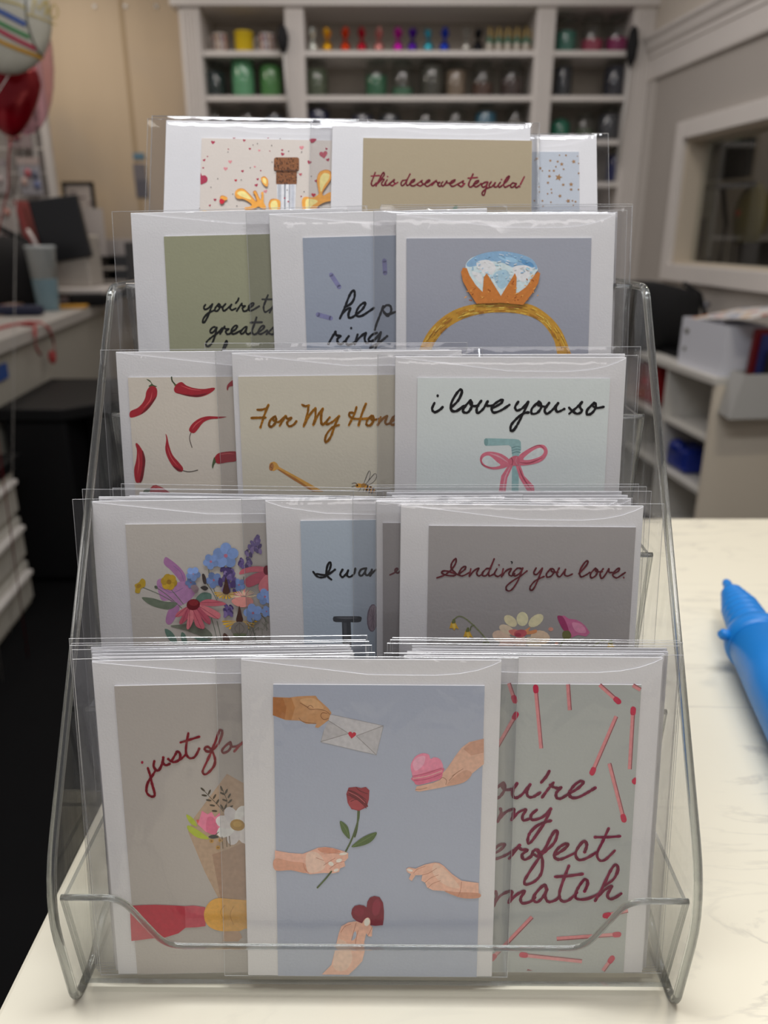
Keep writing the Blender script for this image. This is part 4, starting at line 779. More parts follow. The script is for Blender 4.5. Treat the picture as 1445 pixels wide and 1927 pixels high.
# tier 4
greeting_card('sage green greeting card with black script, fourth tier left', 3, .0058, ('L', (246, 401), (261, 657)), ('L', (308, 445), .112, None), (132, 132, 108), art_greatest, (.0115, .012, .001), 'L')
greeting_card('blue grey greeting card with violet dashes and black script', 3, .0029, ('L', (506, 403), (516.7, 657)), ('L', (569.4, 447.6), .112, None), (134, 141, 153), art_ringtext, (.0140, .012, .001), 'L')
greeting_card('greeting card with a gold diamond ring, fourth tier right', 3, 0, ('L', (745, 403), (745, 661)), ('L', (764.8, 448.5), None, (1113, 448.5)), (139, 141, 150), art_ring, (.0135, .007, .002), 'L')
stack_behind('diamond ring', 3, .0079, .0019, [((752, 402), (752, 661)), ((757, 400), (757, 661))], marg=(.012, .010, .002))
# tier 3
greeting_card('greeting card patterned with red chilli peppers, third tier left', 2, .0058, ('L', (218, 662), (235.7, 928)), ('L', (240.5, 710.5), .112, None), (188, 180, 168), art_chili, (.0090, .0095, .001), 'L')
greeting_card('beige greeting card with gold script, a honey dipper and a bee', 2, .0029, ('L', (435.8, 664), (447.6, 922.7)), ('L', (448, 709), .112, None), (182, 176, 160), art_honey, (.0095, .012, .001), 'L')
greeting_card('pale greeting card with black script above a straw tied with a pink bow', 2, 0, ('L', (743.5, 670.6), (742, 924)), ('L', (785.5, 711), None, (1148, 716.6)), (190, 196, 194), art_straw, (.0100, .0068, .001), 'L')
stack_behind('honey dipper', 2, .0079, .0019, [((418, 659), (428, 922))], marg=(.010, .010, .001)); stack_behind('pink bow', 2, .0079, .0019, [((748, 667), (748, 924))], marg=(.010, .009, .001))
# tier 2
greeting_card('greeting card with a bunch of wild flowers, second tier left', 1, .0087, ('L', (170.5, 942.5), (191.6, 1219)), ('L', (235.6, 987), .112, None), (172, 166, 158), art_wildflowers, (.0100, .012, .001), 'L')
greeting_card('blue grey greeting card with black script over a dark hammer', 1, .0058, ('L', (498.7, 941), (509, 1203)), ('L', (565, 980), .112, None), (153, 164, 175), art_hammer, (.0130, .010, .001), 'C')
greeting_card('mauve script greeting card mostly hidden, only its left strip shows', 1, .0029, ('L', (708, 941), (708.7, 1225)), ('L', (720.4, 984), .112, None), (138, 134, 133), lambda a, t: t.write(B1, [[(1018,690),(1055,672),(1076,650),(1072,640),(1058,650),(1060,668),(1078,675),(1092,664)]], 2.4, (104, 44, 54)), (.0130, .008, .001), 'L')
greeting_card('mauve greeting card with script above watercolour blossoms', 1, 0, ('L', (754, 947.5), (750.5, 1235)), ('L', (807, 989), None, (1196.6, 992)), (141, 137, 136), art_sending, (.0135, .0112, .001), 'L')
stack_behind('wild flower', 1, .0108, .0019, [((186, 934), (202, 1219)), ], marg=(.009, .010, .001)); stack_behind('hammer', 1, .0127, .0019, [((243, 932), (255, 1219)), ((262, 926), (272, 1219))], marg=(.009, .010, .001))
stack_behind('mauve blossom', 1, .0108, .0019, [((742, 937), (741, 1220)), ((737, 932), (737, 1220)), ((727, 926), (728, 1220))], marg=(.010, .011, .001))
# tier 1 (front)
greeting_card('grey greeting card with red script and a paper wrapped bouquet', 0, .0031, ('L', (173, 1243), (223, 1829)), ('L', (214.7, 1291), .113, None), (156, 150, 144), art_bouquet, (.0098, .0125, .001), 'L')
greeting_card('greeting card strewn with pink matches and purple script', 0, .0031, ('R', (1247, 1236), (1208, 1820)), ('R', (1207, 1289), .113, None), (150, 153, 150), art_matches, (.010, .0105, .001), 'C')
greeting_card('blue grey greeting card with five painted hands, front tier centre', 0, 0, ('L', (453, 1238), (467, 1832)), ('L', (514, 1288), None, (912, 1292)), (147, 153, 167), art_hands, (.0128, .0085, .001), 'L')
stack_behind('bouquet', 0, .0052, .0019, [((173, 1236), (218, 1812)), ((173, 1230), (217, 1805)), ((172, 1224), (215, 1798)), ((171, 1217), (213, 1790))], wide=.1355, marg=(.010, .009, .001))
stack_behind('pink match', 0, .0052, .0019, [((1250, 1229), (1210, 1812)), ((1257, 1225), (1216, 1805)), ((1255, 1219), (1214, 1798))], side='R', marg=(.010, .008, .001))

# ---- balloon pump (blue)
BL = mat('blue_pump_plastic', (.004, .20, .62, 1), .42, noise_amt=.02, spec=.45)
p0 = at_z(1366, 1095, TZ + .038); p1 = at_z(1500, 1350, TZ + .029)
ax = (p1 - p0).normalized(); Lp = .30
q = ax.to_track_quat('Z', 'Y').to_matrix().to_4x4(); q.translation = p0
pump = thing('balloon_pump', 'bright blue plastic balloon hand pump lying on the marbled counter', 'balloon pump', M=q)
nz = [(.0003, -.001), (.0036, .0), (.0048, .004), (.0045, .010), (.0085, .024)]
z = .026; rad = .0098
for i in range(7):
    nz += [(rad, z), (rad + .0016, z + .0015), (rad + .0018, z + .006), (rad + .0004, z + .0085)]; z += .0105; rad += .0022 if i < 3 else .0007
nz += [(rad, z), (rad + .001, z + .012)]
MB().lathe(nz, seg=36, m=BL).build('ribbed_nozzle', BL, pump)
zb = z + .006
MB().lathe([(.005, zb - .002), (.020, zb), (.026, zb + .005), (.0285, zb + .012), (.0295, zb + .016), (.0295, zb + .022), (.028, zb + .025), (.0268, zb + .026), (.0268, zb + .03)], seg=40, m=BL).build('collar', BL, pump)
MB().lathe([(.01, zb + .022), (.0268, zb + .026), (.0275, zb + .10), (.0275, zb + .20), (.026, zb + .206), (.01, zb + .207)], seg=40, m=BL).build('barrel', BL, pump)
kb = MB(); kd = (q.inverted().to_3x3() @ Vector((-.85, -.45, .15))); kd.z = 0; kd.normalize()
kb.tube([kd * .024 + Vector((0, 0, zb + .020)), kd * .034 + Vector((0, 0, zb + .020)), kd * .0365 + Vector((0, 0, zb + .021))], [.0055, .0052, .003], BL, 10); kb.build('side_knob', BL, pump)
# ================================================================== room
YF, YB = 4.95, 5.32            # bookcase front, back wall
WHITE = mat('white_painted_wood', (.74, .70, .665, 1), .5, noise_amt=.02, nscale=4)
BACKING = mat('bookcase_backing', (.46, .41, .355, 1), .7, noise_amt=.03, nscale=3)
def ply_mat():
    m = bpy.data.materials.new('bare_plywood_wall'); m.use_nodes = True; nt = m.node_tree; b = nt.nodes['Principled BSDF']; b.inputs['Roughness'].default_value = .75
    tc = nt.nodes.new('ShaderNodeTexCoord'); mp = nt.nodes.new('ShaderNodeMapping'); mp.inputs['Scale'].default_value = (3, 3, .5)
    nt.links.new(tc.outputs['Object'], mp.inputs[0])
    n = nt.nodes.new('ShaderNodeTexNoise'); n.inputs['Scale'].default_value = 1.6; n.inputs['Detail'].default_value = 6; nt.links.new(mp.outputs[0], n.inputs['Vector'])
    mx = nt.nodes.new('ShaderNodeMix'); mx.data_type = 'RGBA'; mx.inputs[6].default_value = (.58, .46, .32, 1); mx.inputs[7].default_value = (.70, .58, .42, 1)
    nt.links.new(n.outputs[0], mx.inputs[0])
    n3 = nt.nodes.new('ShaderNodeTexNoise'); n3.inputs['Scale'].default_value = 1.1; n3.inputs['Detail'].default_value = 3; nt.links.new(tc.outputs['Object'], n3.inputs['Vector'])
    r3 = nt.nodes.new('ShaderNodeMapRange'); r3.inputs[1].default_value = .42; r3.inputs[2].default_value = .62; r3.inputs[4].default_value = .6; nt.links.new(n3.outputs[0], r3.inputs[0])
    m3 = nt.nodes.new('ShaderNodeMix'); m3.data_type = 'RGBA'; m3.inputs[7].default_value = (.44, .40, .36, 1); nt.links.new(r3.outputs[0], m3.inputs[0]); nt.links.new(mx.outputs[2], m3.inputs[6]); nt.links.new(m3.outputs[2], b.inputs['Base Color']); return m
PLY = ply_mat()
BLK = mat('black_plastic', (.007, .007, .008, 1), .5, spec=.2)
DARK = mat('black_floor_mat', (.006, .006, .0065, 1), .9, noise_amt=.1, nscale=8, spec=.08)
struct(MB().box((-4.0, -2.2, -.06), (4.0, 5.6, 0)).build('floor', DARK))
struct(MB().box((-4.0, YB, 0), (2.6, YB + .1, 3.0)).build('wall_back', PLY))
sc_ = MB()
for u in (178, 236, 294):
    p = at_y(u, 12, YB); sc_.lathe([(.012, 0), (.012, .004), (.008, .006)], M=Matrix.Translation(p) @ Matrix.Rotation(math.pi/2, 4, 'X'), seg=10)
    o = sc_.build('trim_%d' % (1 + [178, 236, 294].index(u)), mat('screw_steel', (.42, .42, .42, 1), .4, .6)); struct(o); sc_ = MB()
p = at_y(236, 100, YB); struct(MB().box((p.x - .012, YB - .004, 0), (p.x + .012, YB, 2.95)).build('trim_4', mat('ply_seam', (.46, .35, .22, 1), .8)))
struct(MB().box((-4.1, -2.2, 0), (-4.0, 5.42, 3.0)).build('wall_left', mat('wall_beige', (.55, .48, .40, 1), .8)))

# ---- right wall (slightly turned towards the room), its window and mouldings
c0 = at_y(1225, 150, YF); WD = Vector((.1117, -1, 0)).normalized(); WN = Vector((WD.y, -WD.x, 0))   # WN points into the room (-x)
WALLM = mat('wall_grey_beige', (.46, .425, .39, 1), .7, noise_amt=.02, nscale=2)
WM = Matrix((WD, -WN, Vector((0, 0, 1)))).transposed().to_4x4(); WM.translation = Vector((c0.x, c0.y, 0))   # local: x along wall towards camera, y into the wall, z up
WMi = WM.inverted()
def on_wall(u, v, depth=0.0):
    q = WMi @ hit(u, v, WM @ Vector((0, depth, 0)), WN); return q.x, q.z
wx0, wz1 = on_wall(1296, 259); _, wz1b = on_wall(1445, 228); wzb, _z = on_wall(1264, 496); wz0 = on_wall(1264, 496)[1]
wx0 = (wx0 + wzb) / 2; wx1 = wx0 + 1.35; wz1 = (wz1 + wz1b) / 2
def wallbox(name, lo, hi, m, parent=None, bev=0.0): return MB().box(lo, hi, None, WM).build(name, m, parent, bevel=bev)
t_ = .12
wr = MB()
for lo, hi in (((-.45, 0, 0), (wx0, t_, 3.0)), ((wx1, 0, 0), (5.6, t_, 3.0)), ((wx0, 0, 0), (wx1, t_, wz0)), ((wx0, 0, wz1), (wx1, t_, 3.0))): wr.box(lo, hi, None, WM)
struct(wr.build('wall_right', WALLM))
mz0 = CAM.z + .800; mz1 = CAM.z + 1.015
prof = [(0, mz0), (.022, mz0), (.026, mz0 + .01), (.026, mz0 + .105), (.034, mz0 + .11), (.034, mz0 + .135), (.05, mz0 + .15), (.058, mz0 + .185), (.075, mz0 + .20), (.075, mz1), (0, mz1)]
struct(MB().prism([(-.02, -d, z) for d, z in prof], (5.4, 0, 0), None, M=WM).build('trim_5', WHITE))
struct(MB().box((-.45, -.004, mz1), (5.6, 0, 3.0), None, WM).build('trim_6', mat('upper_wall_cream', (.66, .60, .52, 1), .75)))
struct(MB().box((.0, -.014, .0), (.085, 0, mz0), None, WM).build('trim_7', mat('corner_board', (.60, .565, .53, 1), .6)))
fw = .085
fr = MB()
for lo, hi in (((wx0 - fw, -.03, wz0 - fw), (wx0, 0, wz1 + fw)), ((wx1, -.03, wz0 - fw), (wx1 + fw, 0, wz1 + fw)), ((wx0, -.03, wz1), (wx1, 0, wz1 + fw)), ((wx0, -.045, wz0 - fw), (wx1, 0, wz0))): fr.box(lo, hi, WHITE, WM)
w1 = struct(fr.build('window_1', WHITE, bevel=.004))
jb = MB(); JM = mat('window_jamb_cream', (.66, .58, .47, 1), .6)
for lo, hi in (((wx0, 0, wz0), (wx0 + .012, t_, wz1)), ((wx1 - .012, 0, wz0), (wx1, t_, wz1)), ((wx0, 0, wz1 - .012), (wx1, t_, wz1)), ((wx0, -.0, wz0), (wx1, t_, wz0 + .012))): jb.box(lo, hi, None, WM)
jb.build('jamb', JM, w1)
MB().box((wx0, t_ - .03, wz0), (wx1, t_ - .024, wz1), None, WM).build('pane', PANE, w1)
# workroom behind the pane
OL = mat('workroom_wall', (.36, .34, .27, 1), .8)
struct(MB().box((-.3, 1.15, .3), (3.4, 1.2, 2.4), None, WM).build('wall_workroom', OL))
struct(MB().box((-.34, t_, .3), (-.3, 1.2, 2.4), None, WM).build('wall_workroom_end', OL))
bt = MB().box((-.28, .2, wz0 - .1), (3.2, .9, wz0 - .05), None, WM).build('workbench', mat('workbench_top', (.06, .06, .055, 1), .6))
tag(bt, 'dark workbench seen behind the window pane', 'workbench')
def wpt(u, v, d): x, z = on_wall(u, v, d); return Vector((x, d, z))
DG = mat('dark_screen_plastic', (.016, .017, .02, 1), .3)
a_, b_ = wpt(1348, 272, .55), wpt(1402, 333, .55)
mon = thing('wall_monitor', 'dark monitor on an arm behind the window pane', 'monitor', M=WM)
MB().box((a_.x, .53, b_.z), (b_.x + .03, .57, a_.z), None).build('screen', DG, mon, bevel=.006)
MB().box((a_.x - .02, .52, b_.z - .05), (b_.x + .05, .60, b_.z - .025), None).build('shelf_arm', mat('grey_metal', (.12, .12, .12, 1), .4), mon)
MB().tube([(a_.x + .06, .6, b_.z - .05), (a_.x + .12, .62, b_.z - .25), (a_.x + .10, .62, wz0 - .05)], .014).build('post', BLK, mon)
MB().tube([(b_.x, .58, b_.z - .05), (b_.x - .08, .58, b_.z - .22), (b_.x - .05, .57, b_.z - .4), (b_.x - .1, .6, wz0 - .03)], .006).build('cable', BLK, mon)
q_ = wpt(1310, 494, .35)
ph = thing('desk_phone', 'black upright phone handset just inside the window', 'telephone', M=WM)
MB().box((q_.x - .05, .30, wz0 - .05), (q_.x + .05, .42, wz0 + .02), None).build('base', BLK, ph, bevel=.008)
MB().box((q_.x - .02, .33, wz0 + .0), (q_.x + .025, .38, wz0 + .24), None).build('handset', BLK, ph, bevel=.01)
q_ = wpt(1412, 408, .62)
YL = mat('yellow_foil', (.34, .27, .035, 1), .3, noise_amt=.1, nscale=9)
yb_ = thing('foil_balloon', 'round yellow foil balloon with a painted orange glow behind the window pane', 'balloon', M=WM)
MB().ball((q_.x, .62, q_.z), .15, .07, .19, YL, 20, 12).build('body', YL, yb_)
MB().ball((q_.x - .02, .55, q_.z + .02), .03, .012, .02, None, 10, 6).build('spot', mat('orange_glow_paint', (.75, .16, .06, 1), .4), yb_)  # orange glow on the balloon, painted as a coloured spot
MB().lathe([(.006, wz0 - .06), (.006, q_.z - .15)], c=(q_.x, .62, 0), seg=8).build('stick', BLK, yb_)
q_ = wpt(1425, 490, .45)
tag(MB().box((q_.x - .14, .40, wz0 - .05), (q_.x + .5, .62, wz0 + .11), None, WM).build('equipment_case', BLK, bevel=.01), 'long black equipment case on the workbench behind the window', 'case')

# ---- ceiling-high bookcase
def bx(name, u0, u1, v0, v1, y, m, parent, dep, bev=.0, yo=0):
    a, b = at_y(u0, v0, y), at_y(u1, v1, y)
    return MB().box((a.x, y + yo, min(a.z, b.z)), (b.x, y + yo + dep, max(a.z, b.z))).build(name, m, parent, bevel=bev)
bk = thing('bookcase', 'tall white built-in bookcase with three bays along the back wall', 'bookcase', (0, 0, 0))
zt = at_y(700, 13, YF).z
xs_ = {k: at_y(u, 100, YF).x for k, u in dict(l0=342, l1=380, a0=538, a1=573, b0=1006, b1=1042, r0=1186, r1=1228).items()}
for k0, k1, nm in (('l0', 'l1', 'side_post'), ('a0', 'a1', 'divider_post'), ('b0', 'b1', 'divider_post'), ('r0', 'r1', 'side_post')):
    m = MB(); m.box((xs_[k0], YF, 0), (xs_[k1], YB - .01, zt), WHITE)
    for i in range(5): xx = xs_[k0] + (xs_[k1] - xs_[k0]) * (i + 1) / 6; m.box((xx - .006, YF - .008, .15), (xx + .006, YF, zt - .02), WHITE)
    m.build(nm, WHITE, bk)
MB().box((xs_['l0'] - .04, YF - .03, zt), (xs_['r1'] + .02, YB - .01, zt + .10)).build('head_rail', WHITE, bk, bevel=.004)
MB().prism([(xs_['l0'] - .06, YF - .03 - d, zt + .10 + z) for d, z in ((0, 0), (.02, .01), (.03, .04), (.06, .07), (.06, .1), (-.05, .1), (-.05, 0))], (xs_['r1'] - xs_['l0'] + .10, 0, 0)).build('crown', WHITE, bk)
MB().box((xs_['l1'], YB - .02, 0), (xs_['r0'], YB - .011, zt)).build('back_panel', BACKING, bk)
MB().box((xs_['l0'], YF + .01, 0), (xs_['r1'], YB - .02, .12)).build('plinth', WHITE, bk)
SH = [at_y(700, v, YF).z for v in (94, 179, 262, 342)]
SH += [SH[-1] - .30 * i for i in (1, 2, 3, 4)]
for zz in SH:
    for k0, k1 in (('l1', 'a0'), ('a1', 'b0'), ('b1', 'r0')):
        MB().box((xs_[k0], YF + .012, zz - .028), (xs_[k1], YB - .02, zz)).build('shelf', WHITE, bk)
BAY = {'left': 'left bay', 'centre': 'centre bay', 'right': 'right bay'}
def on_shelf(u, k, dy=.12):
    z = SH[k]; y = YF + dy; d = ray(u, [94, 179, 262, 342][k] if k < 4 else 400); x = (d.x / d.y) * y; return Vector((x, y, z))
PXM = YF / 1450 / 1.10            # metres per photo pixel at the bookcase (approx)
def jar(u, k, w, h, col, fill, label, kind='jar', lidc=None, dome=False, dy=.13):
    o = on_shelf(u, k, dy); r = w * PXM * .5; hh = h * PXM * 1.05
    t = thing('storage_jar', label, 'jar', o, group='glass jars on the bookcase shelves')
    MB().lathe([(r * .92, .002), (r, .012), (r, hh * .80), (r * .82, hh * .86), (r * .80, hh * .90)], seg=20, m=GLASS).build('glass_body', GLASS, t)
    if fill: 
        f = MB(); n_ = 20; pr = [(r * .88, .008), (r * .93, .02), (r * .93, hh * .78 * fill), (r * .6, hh * .78 * fill + (.02 if dome else .006)), (.004, hh * .78 * fill + (.035 if dome else .008))]
        f.lathe(pr, seg=n_); f.build('contents', mat('contents_%d_%d_%d' % col, rgb(*col, 1.5), .7, noise_amt=.35, nscale=45, bump=.6, bscale=60), t)
    MB().lathe([(r * .80, hh * .885), (r * .86, hh * .89), (r * .86, hh * .93), (r * .7, hh * .955), (r * .18, hh * .96), (r * .2, hh * .985), (r * .1, hh)], seg=20).build('lid', GLASS if not lidc else mat('lid_%d_%d_%d' % lidc, rgb(*lidc, 1.5), .4), t)
    return t
def mug(u, k, col, label, pat=None):
    o = on_shelf(u, k, .11); t = thing('mug', label, 'mug', o, group='mugs on the top left shelf'); r = .043; h = .10
    m = mat('mug_%d_%d_%d' % col, rgb(*col, 1.5), .3)
    MB().lathe([(r * .9, 0), (r, .006), (r, h), (r * .93, h), (r * .92, .012), (.003, .010)], seg=24).build('cup', m, t)
    if pat:
        for i, c in enumerate(pat):
            a = -math.pi * (.15 + .7 * (i + .5) / len(pat)); pm = mat('mug_dot_%d_%d_%d' % c, rgb(*c, 1.4), .5)
            for zz in (.03, .06, .082):
                aa = a + (zz * 9 % .3); MB().ball((r * math.cos(aa), r * math.sin(aa), zz), .008, .008, .009, None, 8, 6).build('printed_flower', pm, t)
    MB().tube([(-r, 0, .08), (-r - .022, 0, .078), (-r - .03, 0, .05), (-r - .022, 0, .026), (-r, 0, .022)], .006, None, 8).build('handle', m, t)
    return t
FL = [(150, 70, 60), (90, 70, 110), (150, 110, 70), (110, 60, 60)]
mug(414, 0, (176, 168, 160), 'white flower patterned mug at the left end of the top shelf', FL)
o = on_shelf(460, 0, .11); t = thing('yellow_tin', 'bright yellow tin between two patterned mugs on the top shelf', 'tin', o)
ym = mat('yellow_enamel', (.72, .52, .01, 1), .4); MB().lathe([(.050, 0), (.052, .004), (.052, .095), (.054, .098), (.054, .106), (.05, .108)], seg=24).build('body', ym, t); MB().lathe([(.055, .094), (.055, .107), (.05, .112), (.004, .113)], seg=24).build('lid', ym, t)
mug(503, 0, (170, 164, 162), 'white flower patterned mug right of the yellow tin', FL[::-1])
# foil balloon weights
def weight(u, col, label, feather=False, gloss=.25):
    o = on_shelf(u, 0, .10); t = thing('balloon_weight', label, 'balloon weight', o, group='foil balloon weights along the top centre shelf')
    c = rgb(*col, 1.7); m = mat('foil_%d_%d_%d' % col, c, gloss, metal=.75, noise_amt=.15, nscale=60, bump=.8, bscale=90)
    MB().lathe([(.020, 0), (.028, .012), (.030, .032), (.024, .050), (.010, .062), (.008, .068)], seg=14).build('wrapped_base', m, t)
    rl = random.Random(u); tf = MB()
    for i in range(16):
        a = rl.uniform(0, 2 * math.pi); l = rl.uniform(.045, .075); sp = rl.uniform(.008, .030)
        d = Vector((math.cos(a), math.sin(a), 0)); s = Vector((-math.sin(a), math.cos(a), 0)); n = tf.verts([Vector((0, 0, .064)) - s * .003, Vector((0, 0, .064)) + s * .003, Vector((0, 0, .064 + l * .6)) + d * sp * .7 + s * .012, Vector((0, 0, .064 + l)) + d * sp + s * .004, Vector((0, 0, .064 + l * .65)) + d * sp * .8 - s * .012])
        tf.face([n, n + 1, n + 2, n + 3, n + 4], None)
    tf.build('gathered_top', m, t, fix=False)
    return t
for u, c, nm in ((589, (186, 190, 184), 'silver white'), (616, (190, 140, 20), 'gold'), (650, (176, 52, 14), 'orange red'), (681, (150, 20, 40), 'crimson'), (713, (170, 110, 106), 'rose pink'), (749, (164, 20, 140), 'magenta'), (776, (70, 20, 130), 'purple'), (806, (50, 140, 156), 'teal'), (836, (24, 50, 150), 'royal blue'), (877, (150, 148, 142), 'silver grey'), (899, (18, 18, 22), 'black')):
    weight(u, c, '%s foil wrapped balloon weight on the top centre shelf' % nm)
# small bottles
for i in range(10):
    o = on_shelf(920 + i * 8.6, 0, .08 + .06 * (i % 2)); t = thing('small_bottle', ('leftmost' if i == 0 else 'rightmost' if i == 9 else '%s from left' % ORD[i]) + ' of the small green labelled bottles right of the black weight', 'bottle', o, group='small bottles on the top centre shelf')
    if i % 5 in (0, 2, 4): bc = (.62, .58, .50, 1)
    else: bc = (.50, .40, .28, 1)
    MB().lathe([(.015, 0), (.0165, .004), (.0165, .062), (.008, .078), (.006, .085)], seg=12).build('bottle_body', mat('bottle_%d' % (i % 2), bc, .4), t)
    MB().lathe([(.0168, .050), (.0170, .052), (.0170, .074), (.0168, .076)], seg=12).build('green_label', mat('green_label', (.05, .16, .09, 1), .5), t)
    MB().lathe([(.007, .083), (.0075, .085), (.0065, .125), (.004, .13)], seg=10).build('gold_cap', mat('gold_cap', (.42, .30, .10, 1), .4, .5), t)
T_ = 'glass jar of %s pieces, %s'
jar(1063, 0, 40, 58, (60, 110, 98), .75, 'glass jar of teal green pieces at the left of the top right shelf')
jar(1113, 0, 42, 62, (150, 62, 84), .45, 'glass jar part filled with pink pieces on the top right shelf')
jar(1159, 0, 42, 62, (132, 40, 88), .5, 'glass jar of magenta pieces beside the right bookcase post')
for u, k, w, h, c, f, l in (
    (405, 1, 42, 58, (28, 42, 42), .9, 'glass jar of dark green black pieces at the left of the second shelf'),
    (459, 1, 44, 76, (92, 150, 112), 1.0, 'tall jar full of mint green pieces on the second shelf of the left bay'),
    (511, 1, 42, 68, (70, 122, 66), .95, 'glass jar of leaf green pieces beside the divider on the second shelf'),
    (597, 1, 42, 60, (76, 84, 66), .95, 'glass jar of grey green pieces at the left of the centre second shelf'),
    (708, 1, 42, 60, (48, 94, 68), .75, 'glass jar three quarters full of emerald pieces on the centre second shelf'),
    (757, 1, 42, 62, (62, 98, 76), .32, 'nearly empty glass jar with a little green in the bottom'),
    (812, 1, 46, 68, (64, 62, 56), .95, 'large glass jar of dark grey pieces in the middle of the second shelf'),
    (857, 1, 40, 60, (116, 100, 86), .9, 'glass jar of pale brown pieces on the centre second shelf'),
    (907, 1, 42, 60, (76, 54, 46), .5, 'half full glass jar of brown pieces on the centre second shelf'),
    (961, 1, 44, 60, (62, 48, 46), .65, 'glass jar of dark brown pieces at the right of the centre second shelf'),
    (1057, 1, 34, 66, (52, 54, 60), .95, 'narrow glass jar of slate grey pieces on the right second shelf'),
    (1155, 1, 44, 68, (44, 44, 54), .95, 'wide glass jar of charcoal pieces beside the right post on the second shelf'),
    (408, 2, 38, 56, (104, 92, 86), .8, 'glass jar of taupe pieces low in the left bay behind the cards'),
    (468, 2, 40, 58, (110, 98, 92), .8, 'glass jar of beige pieces in the middle of the left third shelf'),
    (519, 2, 34, 60, (84, 92, 108), .85, 'glass jar of slate blue pieces at the right of the left third shelf'),
    (600, 2, 46, 68, (38, 40, 70), .95, 'glass jar of navy pieces at the left of the centre third shelf'),
    (682, 2, 46, 58, (46, 46, 62), .9, 'glass jar of dark indigo pieces on the centre third shelf'),
    (733, 2, 44, 58, (48, 50, 56), .9, 'glass jar of blue black pieces on the centre third shelf'),
    (800, 2, 40, 56, (70, 92, 98), .7, 'glass jar of grey teal pieces on the centre third shelf'),
    (856, 2, 40, 58, (84, 84, 84), .7, 'glass jar of grey pieces on the centre third shelf'),
    (912, 2, 42, 62, (56, 96, 116), .95, 'glass jar of bright teal blue pieces above the tequila card'),
    (968, 2, 40, 60, (86, 80, 72), .7, 'glass jar of brown grey pieces beside the right divider'),
    (1052, 2, 40, 40, (24, 100, 78), .9, 'low jar heaped with emerald pieces at the left of the right third shelf'),
    (1098, 2, 38, 48, (78, 86, 72), .5, 'half full jar of sage pieces on the right third shelf'),
    (1143, 2, 42, 58, (62, 62, 68), .95, 'jar of grey pieces at the right of the right third shelf'),
    (1158, 3, 40, 62, (34, 38, 84), .95, 'jar of navy blue pieces low beside the right bookcase post'),
    (1096, 3, 40, 56, (70, 70, 66), .8, 'jar of grey pieces low in the right bay')):
    jar(u, k, w, h, c, f, l, dome=(k == 2 and u == 1052))
# curtain-like tassels at the bay edges
for (u0, v0, u1, v1, lab) in ((531, 52, 545, 225, 'white ribbon with a black tassel top at the left divider post'), (1193, 56, 1163, 305, 'white ribbon with a black tassel top at the right bookcase post')):
    a, b = at_y(u0, v0, YF - .03), at_y(u1, v1, YF - .03); zb_ = b.z
    t = thing('ribbon_tassel', lab, 'tassel', (a.x, YF - .03, zb_), group='ribbons hanging on the bookcase posts')
    L_ = a.z - zb_; dx = b.x - a.x
    MB().tube([(dx, 0, 0), (dx * .5, 0, L_ * .45), (dx * .2, .01, L_ * .8)], .010, None, 6).build('ribbon', mat('white_ribbon', (.66, .64, .62, 1), .5), t)
    tf = MB(); tf.lathe([(.006, L_ * .72), (.028, L_ * .80), (.034, L_ * .9), (.022, L_ * 1.0), (.006, L_ * 1.03)], seg=12); tf.build('black_tassel', mat('black_fringe', (.01, .01, .012, 1), .8), t)
    MB().box((-.012, -.005, L_ * .97), (.012, .045, L_ * .99)).build('hook', WHITE, t)

# ---- right: low cubby unit, bag, box, bins
UZ = .75
e0 = at_z(1350, 712, UZ)
UD = WD.copy(); UM = Matrix((UD, Vector((-UD.y, UD.x, 0)), Vector((0, 0, 1)))).transposed().to_4x4(); UM.translation = Vector((e0.x, e0.y, 0))
UL = 1.72; UW = .385                # local x: 0 at near end, negative away; y: + towards the right wall
CW = mat('white_melamine', (.66, .64, .60, 1), .45, noise_amt=.01); CG = mat('beige_end_panel', (.80, .72, .60, 1), .6)
cu = thing('cubby_shelf', 'low white open cubby shelf along the right wall', 'cubby shelf', M=UM)
MB().box((-UL, -.012, UZ - .028), (.0, UW, UZ)).build('top_board', CW, cu, bevel=.002)
MB().box((-.022, .0, 0), (0, UW, UZ - .028)).build('end_panel', CG, cu)
MB().box((-UL, UW - .012, 0), (-.022, UW, UZ - .028)).build('back_panel', mat('cubby_back', (.42, .38, .34, 1), .7), cu)
for i in (1, 2, 3, 4): MB().box((-i * UL / 4, 0, 0), (-i * UL / 4 + .02, UW - .012, UZ - .028)).build('divider', CW, cu)
for zz in (.02, .27, .50): MB().box((-UL + .02, .003, zz - .018), (-.022, UW - .012, zz)).build('shelf', CW, cu)
def cloc(x, y, z): return UM @ Vector((x, y, z))
RD = mat('red_foil_pack', (.34, .015, .02, 1), .25); BU = mat('blue_pack', (.012, .03, .26, 1), .3)
t = thing('red_packet', 'red foil packet in the far cubby beside the rack edge', 'packet', M=UM @ Matrix.Translation((-.74, .10, .502)))
MB().box((-.10, -.05, 0), (.12, .05, .19)).build('packet_body', RD, t, bevel=.02, seg=3); MB().ball((.0, -.055, .10), .02, .006, .02).build('shiny_seal', mat('red_seal', (.7, .03, .05, 1), .15), t)
t = thing('blue_packet', 'blue packet lying in the near lower cubby', 'packet', M=UM @ Matrix.Translation((-.33, .12, .272)))
MB().box((-.10, -.08, 0), (.09, .06, .11)).build('packet_body', BU, t, bevel=.02, seg=3); MB().ball((-.03, -.06, .10), .05, .035, .035).build('bunched_top', BU, t)
